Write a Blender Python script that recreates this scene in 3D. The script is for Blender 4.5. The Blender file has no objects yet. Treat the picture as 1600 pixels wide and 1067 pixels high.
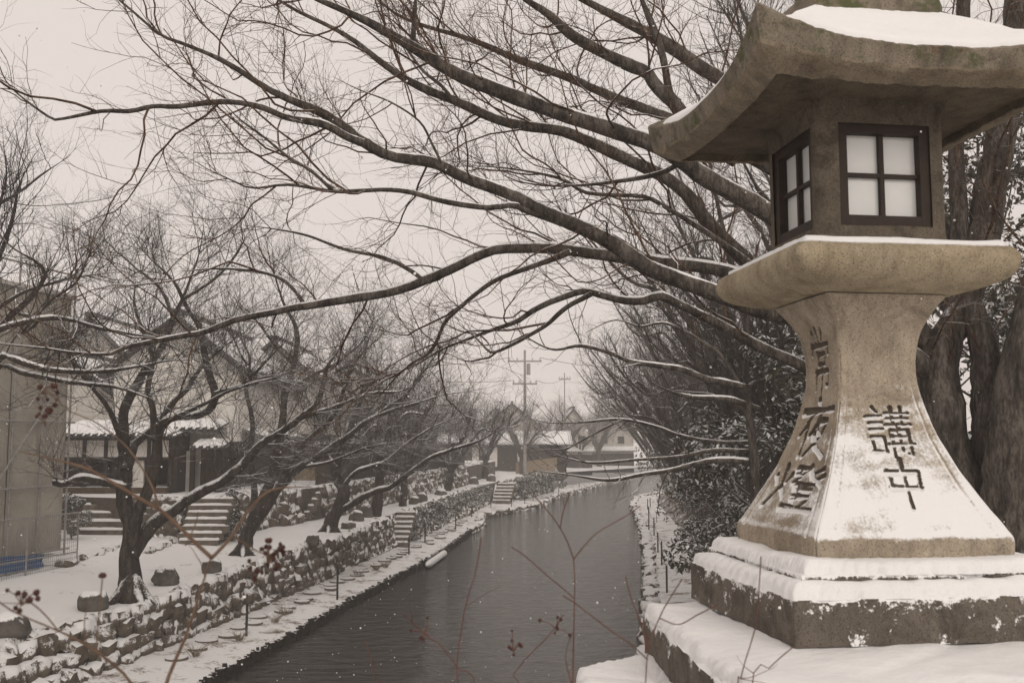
import bpy, math, random
import numpy as np
random.seed(7); rng=np.random.default_rng(7)
R=math.radians
scene=bpy.context.scene
C=scene.collection
# ---------------------------------------------------------------- camera
CAMZ=4.6; F=1555.0; PITCH=math.atan(157/1555.0)
cam_d=bpy.data.cameras.new('camera'); cam=bpy.data.objects.new('camera',cam_d); C.objects.link(cam)
cam_d.sensor_width=36; cam_d.lens=36*F/1600; cam_d.clip_start=.05; cam_d.clip_end=3000
cam.location=(0,0,CAMZ); cam.rotation_euler=(R(90)+PITCH,0,0)
cam_d.dof.use_dof=True; cam_d.dof.focus_distance=11; cam_d.dof.aperture_fstop=7.0
scene.camera=cam
scene.cycles.volume_bounces=2; scene.render.resolution_x=1024; scene.render.resolution_y=682
# ---------------------------------------------------------------- sky and light (overcast snowfall)
SUN_EL,SUN_AZ=R(28),R(160)      # soft brightness behind the cloud, behind the viewer
world=bpy.data.worlds.new('World'); scene.world=world; world.use_nodes=True
nt=world.node_tree; bg=nt.nodes['Background']
sky=nt.nodes.new('ShaderNodeTexSky'); sky.sky_type='NISHITA'; sky.sun_disc=False
sky.sun_elevation=SUN_EL; sky.sun_rotation=SUN_AZ; sky.dust_density=6; sky.air_density=1
sk=nt.nodes.new('ShaderNodeVectorMath'); sk.operation='SCALE'; sk.inputs['Scale'].default_value=.10
mx=nt.nodes.new('ShaderNodeMix'); mx.data_type='RGBA'; mx.inputs[0].default_value=.96   # cloud cover
nt.links.new(sky.outputs[0],sk.inputs[0]); nt.links.new(sk.outputs[0],mx.inputs[6])
mx.inputs[7].default_value=(.72,.645,.60,1)
nt.links.new(mx.outputs[2],bg.inputs['Color']); bg.inputs['Strength'].default_value=1.08
sd=bpy.data.lights.new('sun','SUN'); sd.energy=1.1; sd.angle=R(40); sd.color=(1,.95,.88)
sun=bpy.data.objects.new('sun',sd); C.objects.link(sun)
sun.rotation_euler=(R(90)-SUN_EL,0,math.pi-SUN_AZ+R(0))
vs=scene.view_settings; vs.view_transform='Standard'; vs.look='None'; vs.exposure=.07; vs.gamma=1; vs.use_curve_mapping=False
# ---------------------------------------------------------------- pixel helpers (pixel -> direction; depth from what it touches)
cP,sP=math.cos(PITCH),math.sin(PITCH)
def ray(px,py):
    a=(px-800)/F; b=(533.5-py)/F
    return np.array([a, cP-b*sP, sP+b*cP])
def at(px,py,z):
    d=ray(px,py); t=(z-CAMZ)/d[2]; return np.array([d[0]*t,d[1]*t,z])
def dp(px,py,Y):
    d=ray(px,py); t=Y/d[1]; return np.array([d[0]*t,Y,CAMZ+d[2]*t])
# ---------------------------------------------------------------- mesh helpers
def mesh(name,V,Fs,smooth=False):
    V=np.asarray(V,dtype=np.float32).reshape(-1,3)
    if not isinstance(Fs,list) or not hasattr(Fs[0],'ndim') and not hasattr(Fs[0][0],'__len__'): Fs=[Fs]
    elif not hasattr(Fs[0],'ndim') and not hasattr(Fs[0][0],'__len__'): Fs=[Fs]
    arrs=[np.asarray(f,dtype=np.int32) for f in Fs if len(f)]
    me=bpy.data.meshes.new(name)
    me.vertices.add(len(V)); me.vertices.foreach_set('co',V.ravel())
    loops=np.concatenate([a.ravel() for a in arrs]); me.loops.add(len(loops)); me.loops.foreach_set('vertex_index',loops)
    tot=np.concatenate([np.full(len(a),a.shape[1],np.int32) for a in arrs])
    st=np.concatenate([[0],np.cumsum(tot)[:-1]]).astype(np.int32)
    me.polygons.add(len(tot)); me.polygons.foreach_set('loop_start',st)
    me.update(calc_edges=True); me.validate()
    me.polygons.foreach_set('use_smooth',np.full(len(me.polygons),smooth))
    return me
ORG={}
def thing(name,label,cat,loc,group=None):
    o=bpy.data.objects.new(name,None); C.objects.link(o); o.location=loc; o.empty_display_size=.1
    o['label']=label; o['category']=cat
    if group: o['group']=group
    ORG[o.name]=np.array(loc,float); return o
def root_of(o):
    while o.parent: o=o.parent
    return o
def part(name,V,Fs,mat,parent=None,smooth=False,kind=None):
    V=np.asarray(V,float).reshape(-1,3)
    if parent is not None: V=V-ORG.get(root_of(parent).name,np.zeros(3))
    me=mesh(name,V,Fs,smooth); me.materials.append(M[mat] if isinstance(mat,str) else mat)
    o=bpy.data.objects.new(name,me); C.objects.link(o)
    if parent is not None: o.parent=parent
    if kind: o['kind']=kind
    return o
def solo(name,V,Fs,mat,label,cat,loc,group=None,smooth=False):
    loc=np.array(loc,float); o=part(name,np.asarray(V,float)-loc,Fs,mat,None,smooth); o.location=loc
    ORG[o.name]=loc; o['label']=label; o['category']=cat
    if group: o['group']=group
    return o
def struct(name,V,Fs,mat,smooth=False):
    o=part(name,V,Fs,mat,None,smooth); o['kind']='structure'; return o
BQ=np.array([[0,3,2,1],[4,5,6,7],[0,1,5,4],[1,2,6,5],[2,3,7,6],[3,0,4,7]])
def boxv(x0,x1,y0,y1,z0,z1):
    return np.array([[x0,y0,z0],[x1,y0,z0],[x1,y1,z0],[x0,y1,z0],[x0,y0,z1],[x1,y0,z1],[x1,y1,z1],[x0,y1,z1]],float)
def rotz(V,a,pv):
    V=np.asarray(V,float).copy(); c,s=math.cos(a),math.sin(a); x=V[:,0]-pv[0]; y=V[:,1]-pv[1]
    V[:,0]=pv[0]+x*c-y*s; V[:,1]=pv[1]+x*s+y*c; return V
class MB:
    def __init__(s): s.V=[];s.Q=[];s.T=[];s.n=0
    def add(s,V,Q=None,T=None):
        V=np.asarray(V,float).reshape(-1,3)
        if Q is not None and len(Q): s.Q.append(np.asarray(Q)+s.n)
        if T is not None and len(T): s.T.append(np.asarray(T)+s.n)
        s.V.append(V); s.n+=len(V)
    def box(s,*a): s.add(boxv(*a),BQ)
    def out(s):
        Fs=[]
        if s.Q: Fs.append(np.concatenate(s.Q))
        if s.T: Fs.append(np.concatenate(s.T))
        return np.concatenate(s.V),Fs
    def part(s,name,mat,parent=None,smooth=False,kind=None):
        V,Fs=s.out(); return part(name,V,Fs,mat,parent,smooth,kind)
def unit(a): return a/np.maximum(np.linalg.norm(a,axis=-1,keepdims=True),1e-9)
def tubes(P,Rd,k,cap=True):
    """P (m,n,3) polylines, Rd (m,n) radii -> verts, quads"""
    m,n,_=P.shape
    T=np.empty_like(P); T[:,1:-1]=P[:,2:]-P[:,:-2]; T[:,0]=P[:,1]-P[:,0]; T[:,-1]=P[:,-1]-P[:,-2]; T=unit(T)
    ref=np.where(np.abs(T[:,:1,2:3])<.85,np.array([0,0,1.]),np.array([1.,0,0]))
    ref=np.broadcast_to(ref,P.shape); A=unit(np.cross(T,ref)); B=np.cross(A,T)
    th=np.arange(k)*2*np.pi/k
    V=P[:,:,None]+Rd[:,:,None,None]*(A[:,:,None]*np.cos(th)[:,None]+B[:,:,None]*np.sin(th)[:,None])
    idx=np.arange(m*n*k).reshape(m,n,k); a=idx[:,:-1]; b=idx[:,1:]
    Q=np.stack([a,np.roll(a,-1,2),np.roll(b,-1,2),b],-1).reshape(-1,4)
    return V.reshape(-1,3),Q
def spline(pts,n):
    """Catmull-Rom through pts (k,4: x y z r) resampled to n"""
    p=np.asarray(pts,float); k=len(p)
    if k==2:
        t=np.linspace(0,1,n)[:,None]; return p[0]*(1-t)+p[1]*t
    d=np.concatenate([[0],np.cumsum(np.linalg.norm(np.diff(p[:,:3],axis=0),axis=1))]); u=np.linspace(0,d[-1],n)
    q=np.vstack([2*p[0]-p[1],p,2*p[-1]-p[-2]]); i=np.clip(np.searchsorted(d,u,side='right')-1,0,k-2)
    t=((u-d[i])/np.maximum(d[i+1]-d[i],1e-6))[:,None]
    a,b,c,e=q[i],q[i+1],q[i+2],q[i+3]
    return .5*((2*b)+(-a+c)*t+(2*a-5*b+4*c-e)*t**2+(-a+3*b-3*c+e)*t**3)
def fbm(p,s=1.0,seed=0):
    """cheap smooth noise from sums of sines, p (...,3)"""
    r=np.random.default_rng(seed); o=np.zeros(p.shape[:-1])
    for k in range(7):
        w=r.normal(size=3)*s*(1.0+.7*k); o+=np.sin(p@w+r.uniform(0,6.28))/(1+.6*k)
    return o/2.2
# ---------------------------------------------------------------- materials
M={}
def mat(name): 
    m=bpy.data.materials.new(name); m.use_nodes=True; M[name]=m; t=m.node_tree
    return t,t.nodes['Principled BSDF']
def nd(t,ty,**kw):
    n=t.nodes.new(ty)
    for k,v in kw.items():
        if k in n.inputs: n.inputs[k].default_value=v
        else: setattr(n,k,v)
    return n
def noise(t,scale,detail=4,rough=.6,coord='Object',dist=0):
    tc=nd(t,'ShaderNodeTexCoord'); n=nd(t,'ShaderNodeTexNoise',Scale=scale,Detail=detail,Roughness=rough,Distortion=dist)
    t.links.new(tc.outputs[coord],n.inputs['Vector']); return n
def ramp(t,src,stops):
    r=nd(t,'ShaderNodeValToRGB'); e=r.color_ramp.elements
    while len(e)<len(stops): e.new(.5)
    for i,(p,c) in enumerate(stops):
        e[i].position=p; e[i].color=(c if len(c)==4 else (*c,1)) if hasattr(c,'__len__') else (c,c,c,1)
    t.links.new(src,r.inputs[0]); return r
def mixc(t,fac,a,b,mode='MIX'):
    m=nd(t,'ShaderNodeMix',data_type='RGBA',blend_type=mode)
    for s,i in ((fac,0),(a,6),(b,7)):
        if hasattr(s,'is_output'): t.links.new(s,m.inputs[i])
        else: m.inputs[i].default_value=s if i==0 else (*s,1)
    return m.outputs[2]
def bump(t,b,h,strength=.5,dist=.02,prev=None):
    n=nd(t,'ShaderNodeBump',Strength=strength,Distance=dist); t.links.new(h,n.inputs['Height'])
    if prev: t.links.new(prev,n.inputs['Normal'])
    t.links.new(n.outputs[0],b.inputs['Normal']); return n.outputs[0]
SNOWC=(.83,.825,.82)
def snow_on(t,b,base,lo,hi,nscale=9,amp=.5,fine=60,wind=None):
    """snow lies where the real surface faces up, broken by noise"""
    g=nd(t,'ShaderNodeNewGeometry'); sx=nd(t,'ShaderNodeSeparateXYZ'); t.links.new(g.outputs['Normal'],sx.inputs[0])
    n=noise(t,nscale,5,.65); n2=noise(t,fine,3,.7); up=sx.outputs[2]
    if wind:
        dt=nd(t,'ShaderNodeVectorMath',operation='DOT_PRODUCT'); t.links.new(g.outputs['Normal'],dt.inputs[0]); dt.inputs[1].default_value=wind; up=dt.outputs['Value']
    a=nd(t,'ShaderNodeMath',operation='MULTIPLY_ADD'); t.links.new(n.outputs[0],a.inputs[0]); a.inputs[1].default_value=amp*1.6; a.inputs[2].default_value=-amp*.8
    a2=nd(t,'ShaderNodeMath',operation='MULTIPLY_ADD'); t.links.new(n2.outputs[0],a2.inputs[0]); a2.inputs[1].default_value=amp; a2.inputs[2].default_value=-amp*.5
    s=nd(t,'ShaderNodeMath',operation='ADD'); t.links.new(up,s.inputs[0]); t.links.new(a.outputs[0],s.inputs[1])
    s2=nd(t,'ShaderNodeMath',operation='ADD'); t.links.new(s.outputs[0],s2.inputs[0]); t.links.new(a2.outputs[0],s2.inputs[1])
    mr=nd(t,'ShaderNodeMapRange'); mr.inputs[1].default_value=lo; mr.inputs[2].default_value=hi; t.links.new(s2.outputs[0],mr.inputs[0])
    t.links.new(mixc(t,mr.outputs[0],base,SNOWC),b.inputs['Base Color']); return mr.outputs[0]
def simple(name,c1,c2,scale=6,rough=.85,bs=.3,bd=.01,snow=None,stops=(.35,.65),bscale=None,spec=.3):
    t,b=mat(name); n=noise(t,scale,6,.65); r=ramp(t,n.outputs[0],[(stops[0],c1),(stops[1],c2)])
    b.inputs['Roughness'].default_value=rough; b.inputs['Specular IOR Level'].default_value=spec
    if snow: snow_on(t,b,r.outputs[0],*snow)
    else: t.links.new(r.outputs[0],b.inputs['Base Color'])
    h=noise(t,bscale or scale*4,5,.7); bump(t,b,h.outputs[0],bs,bd); return t,b
# snow
t,b=mat('snow'); n=noise(t,3,5,.6); r=ramp(t,n.outputs[0],[(.3,(.80,.795,.79)),(.7,(.86,.855,.85))]); t.links.new(r.outputs[0],b.inputs['Base Color'])
b.inputs['Roughness'].default_value=.8; b.inputs['Specular IOR Level'].default_value=.2
n1=noise(t,6,6,.6); p=bump(t,b,n1.outputs[0],.35,.06); n2=noise(t,120,3,.7); bump(t,b,n2.outputs[0],.35,.006,p)
# trodden snow on the ground with bare patches showing through
def ground_snow(name,c1,c2,lo,hi,scale):
    t,b=mat(name); n=noise(t,scale,8,.7); n2=noise(t,scale*9,5,.7)
    ad=nd(t,'ShaderNodeMath',operation='MULTIPLY_ADD'); t.links.new(n2.outputs[0],ad.inputs[0]); ad.inputs[1].default_value=.45; t.links.new(n.outputs[0],ad.inputs[2])
    r=ramp(t,ad.outputs[0],[(lo,(*c1,1)),(lo+(hi-lo)*.5,(*c2,1)),(hi,(*SNOWC,1))]); t.links.new(r.outputs[0],b.inputs['Base Color'])
    b.inputs['Roughness'].default_value=.85; b.inputs['Specular IOR Level'].default_value=.2
    p=bump(t,b,n.outputs[0],.5,.12); bump(t,b,n2.outputs[0],.4,.02,p)
ground_snow('terrace_snow',(.16,.13,.10),(.55,.52,.50),.50,.60,.9)
ground_snow('path_snow',(.13,.10,.07),(.48,.45,.42),.56,.70,1.6)
ground_snow('bank_snow',(.09,.07,.05),(.30,.27,.24),.66,.86,1.3)
# water
t,b=mat('water'); b.inputs['Base Color'].default_value=(.040,.036,.031,1); b.inputs['Roughness'].default_value=.07; b.inputs['IOR'].default_value=1.33
tc=nd(t,'ShaderNodeTexCoord'); mp=nd(t,'ShaderNodeMapping'); mp.inputs['Scale'].default_value=(1.0,2.0,1); t.links.new(tc.outputs['Object'],mp.inputs[0])
n1=nd(t,'ShaderNodeTexNoise',Scale=3.2,Detail=4,Roughness=.6,Distortion=.3); n2=nd(t,'ShaderNodeTexNoise',Scale=13,Detail=3,Roughness=.6)
t.links.new(mp.outputs[0],n1.inputs['Vector']); t.links.new(mp.outputs[0],n2.inputs['Vector'])
n0=nd(t,'ShaderNodeTexNoise',Scale=1.35,Detail=3,Roughness=.55,Distortion=.4); t.links.new(mp.outputs[0],n0.inputs['Vector']); p0=bump(t,b,n0.outputs[0],.85,.10); p=bump(t,b,n1.outputs[0],.55,.05,p0); bump(t,b,n2.outputs[0],.4,.025,p)
# stone of the lantern
def lantern_stone(name,cA,cB,dark,snow=None,moss=0,spk=.55):
    t,b=mat(name); n=noise(t,3.2,6,.65,dist=.4); r=ramp(t,n.outputs[0],[(.30,cA),(.68,cB)])
    v=noise(t,150,2,.5); sp=ramp(t,v.outputs[0],[(.36,.22),(.46,1.0)]); col=mixc(t,spk,r.outputs[0],sp.outputs[0],'MULTIPLY')
    v2=noise(t,95,2,.5); s2=ramp(t,v2.outputs[0],[(.64,0.),(.76,1.)]); col=mixc(t,s2.outputs[0],col,tuple(min(1,x*1.22) for x in cB))
    n3=noise(t,5.5,7,.72,dist=.8); st=ramp(t,n3.outputs[0],[(.50,0.),(.66,1.)])
    m2=nd(t,'ShaderNodeMath',operation='MULTIPLY'); t.links.new(st.outputs[0],m2.inputs[0]); m2.inputs[1].default_value=.75
    col=mixc(t,m2.outputs[0],col,dark)
    tcs=nd(t,'ShaderNodeTexCoord'); mps=nd(t,'ShaderNodeMapping'); mps.inputs['Scale'].default_value=(7,7,1.1); t.links.new(tcs.outputs['Object'],mps.inputs[0]); ns=nd(t,'ShaderNodeTexNoise',Scale=1.6,Detail=5,Roughness=.65); t.links.new(mps.outputs[0],ns.inputs['Vector'])
    rs_=ramp(t,ns.outputs[0],[(.30,.62),(.50,1.0),(.72,1.12)]); col=mixc(t,.85,col,rs_.outputs[0],'MULTIPLY')
    nr=noise(t,2.1,4,.6); rr_=ramp(t,nr.outputs[0],[(.62,0.),(.74,.35)]); col=mixc(t,rr_.outputs[0],col,(.26,.15,.10))
    if moss:
        n4=noise(t,7,6,.75); ms=ramp(t,n4.outputs[0],[(.52,0.),(.62,1.)]); m3=nd(t,'ShaderNodeMath',operation='MULTIPLY'); t.links.new(ms.outputs[0],m3.inputs[0]); m3.inputs[1].default_value=moss
        col=mixc(t,m3.outputs[0],col,(.075,.085,.035))
        n5=noise(t,16,5,.75); ms=ramp(t,n5.outputs[0],[(.60,0.),(.68,1.)]); m3=nd(t,'ShaderNodeMath',operation='MULTIPLY'); t.links.new(ms.outputs[0],m3.inputs[0]); m3.inputs[1].default_value=moss
        col=mixc(t,m3.outputs[0],col,(.11,.055,.02))
    b.inputs['Roughness'].default_value=.88; b.inputs['Specular IOR Level'].default_value=.25
    if snow: snow_on(t,b,col,*snow)
    else: t.links.new(col,b.inputs['Base Color'])
    p=bump(t,b,n3.outputs[0],.35,.015); bump(t,b,v.outputs[0],.5,.004,p)
lantern_stone('pillar_stone',(.27,.222,.165),(.45,.385,.30),(.19,.155,.12),snow=(.29,.50,4,.46,90,(.13,-.06,1)))
lantern_stone('slab_stone',(.28,.227,.152),(.43,.362,.255),(.20,.15,.095),snow=(.80,.95,9,.2,60))
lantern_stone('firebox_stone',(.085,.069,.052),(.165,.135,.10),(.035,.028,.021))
lantern_stone('roof_stone',(.16,.132,.10),(.27,.228,.175),(.050,.040,.031),moss=.9)
lantern_stone('lip_stone',(.20,.162,.115),(.29,.24,.175),(.12,.09,.06))
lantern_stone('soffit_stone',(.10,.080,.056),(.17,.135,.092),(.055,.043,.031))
lantern_stone('plinth_stone',(.10,.085,.068),(.17,.145,.12),(.055,.045,.036),snow=(.16,.25,13,.62,70))
simple('carving',(.075,.060,.045),(.115,.093,.07),12,snow=(.36,.52,5,.34,80,(.13,-.06,1)))  # groove colour darkened: recess shade painted in along with dirt
simple('window_wood',(.018,.010,.006),(.034,.018,.011),14,rough=.6,bs=.2)
t,b=mat('paper_pane'); n=noise(t,5,3); r=ramp(t,n.outputs[0],[(.3,(.62,.63,.62)),(.7,(.72,.72,.70))]); t.links.new(r.outputs[0],b.inputs['Base Color']); b.inputs['Roughness'].default_value=.25; b.inputs['Transmission Weight'].default_value=0
# bark
def bark(name,c1,c2,c3,snow,vs=(1,1,.25),sc=10):
    t,b=mat(name); tc=nd(t,'ShaderNodeTexCoord'); mp=nd(t,'ShaderNodeMapping'); mp.inputs['Scale'].default_value=vs; t.links.new(tc.outputs['Object'],mp.inputs[0])
    n=nd(t,'ShaderNodeTexNoise',Scale=sc,Detail=7,Roughness=.7); t.links.new(mp.outputs[0],n.inputs['Vector'])
    nf=nd(t,'ShaderNodeTexNoise',Scale=sc*5,Detail=5,Roughness=.75); t.links.new(mp.outputs[0],nf.inputs['Vector']); av=nd(t,'ShaderNodeMath',operation='MULTIPLY_ADD'); t.links.new(nf.outputs[0],av.inputs[0]); av.inputs[1].default_value=.8; sb_=nd(t,'ShaderNodeMath',operation='SUBTRACT'); t.links.new(n.outputs[0],sb_.inputs[0]); sb_.inputs[1].default_value=.40; t.links.new(sb_.outputs[0],av.inputs[2])
    r=ramp(t,av.outputs[0],[(.34,c1),(.50,c2),(.64,c3)]); b.inputs['Roughness'].default_value=.9; b.inputs['Specular IOR Level'].default_value=.2
    if snow: snow_on(t,b,r.outputs[0],*snow)
    else: t.links.new(r.outputs[0],b.inputs['Base Color'])
    bump(t,b,av.outputs[0],.9,.03)
bark('cherry_bark',(.016,.013,.011),(.042,.034,.028),(.085,.070,.060),(.45,.66,4,.75,34))
bark('right_bark',(.034,.028,.024),(.082,.068,.057),(.17,.148,.128),(.62,.85,7,.6,50),sc=9)
bark('red_bark',(.018,.010,.007),(.100,.053,.031),(.18,.122,.088),(.72,.92,5,.6,60),vs=(1,1,.4),sc=9)
simple('twig_bark',(.022,.018,.015),(.048,.038,.031),8,snow=(.62,.95,5,.35,30),bs=0)
simple('right_twig',(.034,.028,.023),(.066,.054,.044),8,snow=(.66,.98,5,.35,30),bs=0)
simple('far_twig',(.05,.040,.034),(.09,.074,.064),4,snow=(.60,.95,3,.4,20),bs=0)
simple('red_stem',(.075,.028,.020),(.13,.058,.040),12,rough=.55,bs=.1)
simple('tan_stem',(.085,.048,.030),(.15,.095,.060),30,rough=.6,bs=.15)
simple('berry',(.035,.010,.008),(.065,.020,.014),20,rough=.5)
# foliage: each leaf gets its own tone
def leafmat(name,c1,c2,snow):
    t,b=mat(name); g=nd(t,'ShaderNodeNewGeometry'); r=ramp(t,g.outputs['Random Per Island'],[(.0,c1),(1.,c2)]); b.inputs['Roughness'].default_value=.5
    snow_on(t,b,r.outputs[0],*snow)
leafmat('evergreen_leaf',(.028,.030,.018),(.080,.072,.042),(.40,.74,.9,1.1,12))
leafmat('snowy_leaf',(.030,.034,.020),(.075,.068,.040),(.40,.75,1.6,.7,12))
leafmat('dry_grass',(.10,.075,.045),(.24,.18,.11),(.75,.98,2,.4,12))
# walls and timber
simple('rubble',(.060,.050,.041),(.165,.132,.098),2.2,snow=(.18,.36,3.5,.95,22),bs=.7,bd=.03,bscale=12)
simple('joint_dark',(.03,.025,.02),(.07,.056,.043),6,snow=(.10,.22,7,.5,30))
simple('boulder',(.055,.048,.042),(.13,.115,.10),4,snow=(.50,.68,6,.5,30),bs=.7,bd=.02)
simple('step_stone',(.085,.070,.055),(.18,.15,.12),5,snow=(.70,.85,5,.35,30),bs=.5)
simple('plaster',(.68,.645,.59),(.77,.735,.69),1.2,rough=.9,bs=.05)
simple('plaster_grey',(.44,.41,.37),(.53,.50,.46),1.2,rough=.9,bs=.05)
simple('dark_wood',(.020,.015,.012),(.048,.036,.028),7,rough=.75,snow=(.8,.95,6,.3,30))
simple('brown_wood',(.05,.034,.022),(.10,.068,.044),7,rough=.75,snow=(.8,.95,6,.3,30))
simple('tan_wood',(.22,.165,.105),(.31,.24,.16),5,rough=.75)
simple('roof_tile',(.035,.033,.032),(.075,.070,.066),9,rough=.6,snow=(.80,.95,5,.4,20))
simple('interior_dark',(.008,.007,.006),(.018,.015,.013),3)  # near-black colour stands in for the darkness inside openings
simple('metal_post',(.018,.015,.013),(.035,.03,.026),20,rough=.5)
simple('rope',(.05,.045,.04),(.09,.08,.07),40)
simple('stake_wood',(.014,.012,.010),(.045,.037,.030),9,snow=(.75,.95,6,.5,40))
simple('concrete_pole',(.24,.225,.21),(.32,.30,.28),3,rough=.9)
simple('blue_tarp',(.012,.055,.16),(.02,.085,.22),5,rough=.45,bs=.5)
t,b=mat('scaffold_net'); n=noise(t,.9,5,.6); r=ramp(t,n.outputs[0],[(.3,(.27,.245,.205)),(.7,(.36,.33,.285))]); t.links.new(r.outputs[0],b.inputs['Base Color']); b.inputs['Roughness'].default_value=.8
n2=noise(t,1.4,4,.6,dist=1); bump(t,b,n2.outputs[0],.6,.15)
simple('steel_pipe',(.20,.19,.18),(.30,.285,.27),9,rough=.5)
simple('soil',(.05,.04,.03),(.10,.08,.06),3)
t,b=mat('window_glass'); b.inputs['Base Color'].default_value=(.02,.02,.02,1); b.inputs['Roughness'].default_value=.1
# ================================================================ the land: canal, paths, terraces
WZ=0.0; PZ=.30; TZ=1.6; UZ=2.9
def line(pix,z): return np.array([at(x,y,z)[:2] for x,y in pix])
def tz(Y): return np.interp(Y,[17,30],[1.15,1.6])
def att(px,py):
    z=1.6
    for _ in range(6): p=at(px,py,z); z=float(tz(p[1]))
    return at(px,py,z)
def res(L,n):
    d=np.concatenate([[0],np.cumsum(np.linalg.norm(np.diff(L,axis=0),axis=1))]); u=np.linspace(0,d[-1],n)
    return np.stack([np.interp(u,d,L[:,0]),np.interp(u,d,L[:,1])],1)
def lx(L,Y): return np.interp(Y,L[:,1],L[:,0])
# left water edge, wall foot, wall top (pixels on known levels)
WL=line([(400,1028),(472,988),(545,945),(617,905),(654,887),(697,860),(722,842),(748,822),(752,808),(799,799),(842,791),(868,777),(900,768),(945,755)],.06)
WL=np.vstack([[WL[0]+(WL[0]-WL[1])/np.linalg.norm(WL[0]-WL[1])*k for k in (22,11)],WL,WL[-1]+[[9,18],[30,45],[70,80]]])
WB=line([(247,1013),(326,981),(450,930),(520,897),(563,876),(614,854),(643,847),(690,821),(730,805),(773,782),(799,783),(835,777),(875,760)],PZ)
WB=np.vstack([WB[0]+(WB[0]-WB[2])/np.linalg.norm(WB[0]-WB[2])*20,WB[0]+(WB[0]-WB[2])/np.linalg.norm(WB[0]-WB[2])*8,WB,WB[-1]+[[6,18],[22,48],[60,84]]])
WT=np.array([att(x,y)[:2] for x,y in [(90,977),(217,948),(290,919),(344,897),(442,862),(538,836),(614,803),(636,796),(726,764),(773,754)]])
d0=(WT[0]-WT[3])/np.linalg.norm(WT[0]-WT[3])
WT=np.vstack([WT[0]+d0*16,WT[0]+d0*7,WT,WT[-1]+[[2.2,11],[6,24],[22,54],[60,90]]])
WRg=line([(1018,960),(1018,925),(1016,895),(1012,860),(1006,828),(996,806),(988,791)],.06)
WRg=np.vstack([[.9,-20],[.9,6],[1.7,13],WRg,WRg[-1]+[[1.5,9],[9,28],[35,58],[75,90]]])
NS=220
def strip(La,za,Lb,zb,mat,name,ncol=6,amp=.03,seed=1,parent=None):
    A=res(La,NS);B=res(Lb,NS); t=np.linspace(0,1,ncol)[None,:,None]
    XY=A[:,None]*(1-t)+B[:,None]*t; Z=np.asarray(za(A[:,1]) if callable(za) else za).reshape(-1,1)*(1-t[...,0])+np.asarray(zb(B[:,1]) if callable(zb) else zb).reshape(-1,1)*t[...,0]+np.zeros((NS,1))
    P=np.concatenate([XY,Z[...,None]],-1); P[:,1:-1,2]+=amp*fbm(P[:,1:-1],1.3,seed)
    i=np.arange(NS*ncol).reshape(NS,ncol); Q=np.stack([i[:-1,:-1],i[:-1,1:],i[1:,1:],i[1:,:-1]],-1).reshape(-1,4)
    return struct(name,P.reshape(-1,3),Q,mat,True)
wv=np.array([[-60,-25,WZ],[120,-25,WZ],[120,170,WZ],[-60,170,WZ]]); struct('canal_water',wv,[[0,1,2,3]],'water')
bed=wv.copy(); bed[:,2]=-1.6; struct('canal_bed',bed,[[0,1,2,3]],'soil')
path_l=strip(WB,PZ+.03,WL,PZ-.10,'path_snow','left_path',9,.03,3)
terr=WT.copy(); back=WT+np.array([-9.,0]);
strip(back,lambda y:tz(y)+.30,WT,lambda y:tz(y)+.02,'terrace_snow','terrace',14,.06,4)
far_l=back+np.array([-140.,0]); strip(far_l,lambda y:tz(y)+.45,back,lambda y:tz(y)+.30,'terrace_snow','ground_left',8,0,5)
# right bank: path, slope, upper ground
ox=lambda L,a,b:L+np.stack([np.interp(L[:,1],[9,25],[a,b]),0*L[:,1]],1)
WRg=res(WRg,60); RP=ox(WRg,.25,1.7); RS=ox(WRg,.9,6.0)
strip(WRg,PZ-.10,RP,PZ+.05,'path_snow','right_path',7,.03,6)
strip(RP,PZ+.05,RS,3.3,'bank_snow','right_slope',10,.12,7)
strip(RS,3.3,RS+np.array([190.,0]),3.7,'bank_snow','ground_right',8,0,8)
# ground beyond the bend
gv=[]; xs=np.linspace(-500,600,12)
struct('far_ground',[[-180,128,1.2],[320,128,1.2],[320,320,2],[-180,320,2]],[[0,1,2,3]],'snow')
# canal edge: rows of driven stakes (left), rough stones (right)
def stakes(L,y0,y1,parent,seed):
    r=np.random.default_rng(seed); d=np.concatenate([[0],np.cumsum(np.linalg.norm(np.diff(L,axis=0),axis=1))])
    u=np.arange(np.interp(y0,L[:,1],d),np.interp(y1,L[:,1],d),.085); X=np.interp(u,d,L[:,0]);Y=np.interp(u,d,L[:,1]); m=len(u)
    P=np.zeros((m,2,3)); P[:,:,0]=(X+r.normal(0,.018,m))[:,None]; P[:,:,1]=Y[:,None]; P[:,0,2]=-.5; P[:,1,2]=PZ-.05+r.normal(0,.035,m)-.03
    P[:,1,:2]+=r.normal(0,.012,(m,2)); Rd=np.repeat(r.uniform(.035,.052,m)[:,None],2,1)
    V,Q=tubes(P,Rd,5); top=P[:,1]; i=np.arange(m*10).reshape(m,2,5)[:,1]
    T=np.stack([i[:,0],i[:,1],i[:,2]],-1); T2=np.stack([i[:,0],i[:,2],i[:,3]],-1); T3=np.stack([i[:,0],i[:,3],i[:,4]],-1)
    o=part('stake_row',V,[Q,np.concatenate([T,T2,T3])],'stake_wood',parent); o['kind']='stuff'; return o
stakes(WL,10,52,path_l,3); 
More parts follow.
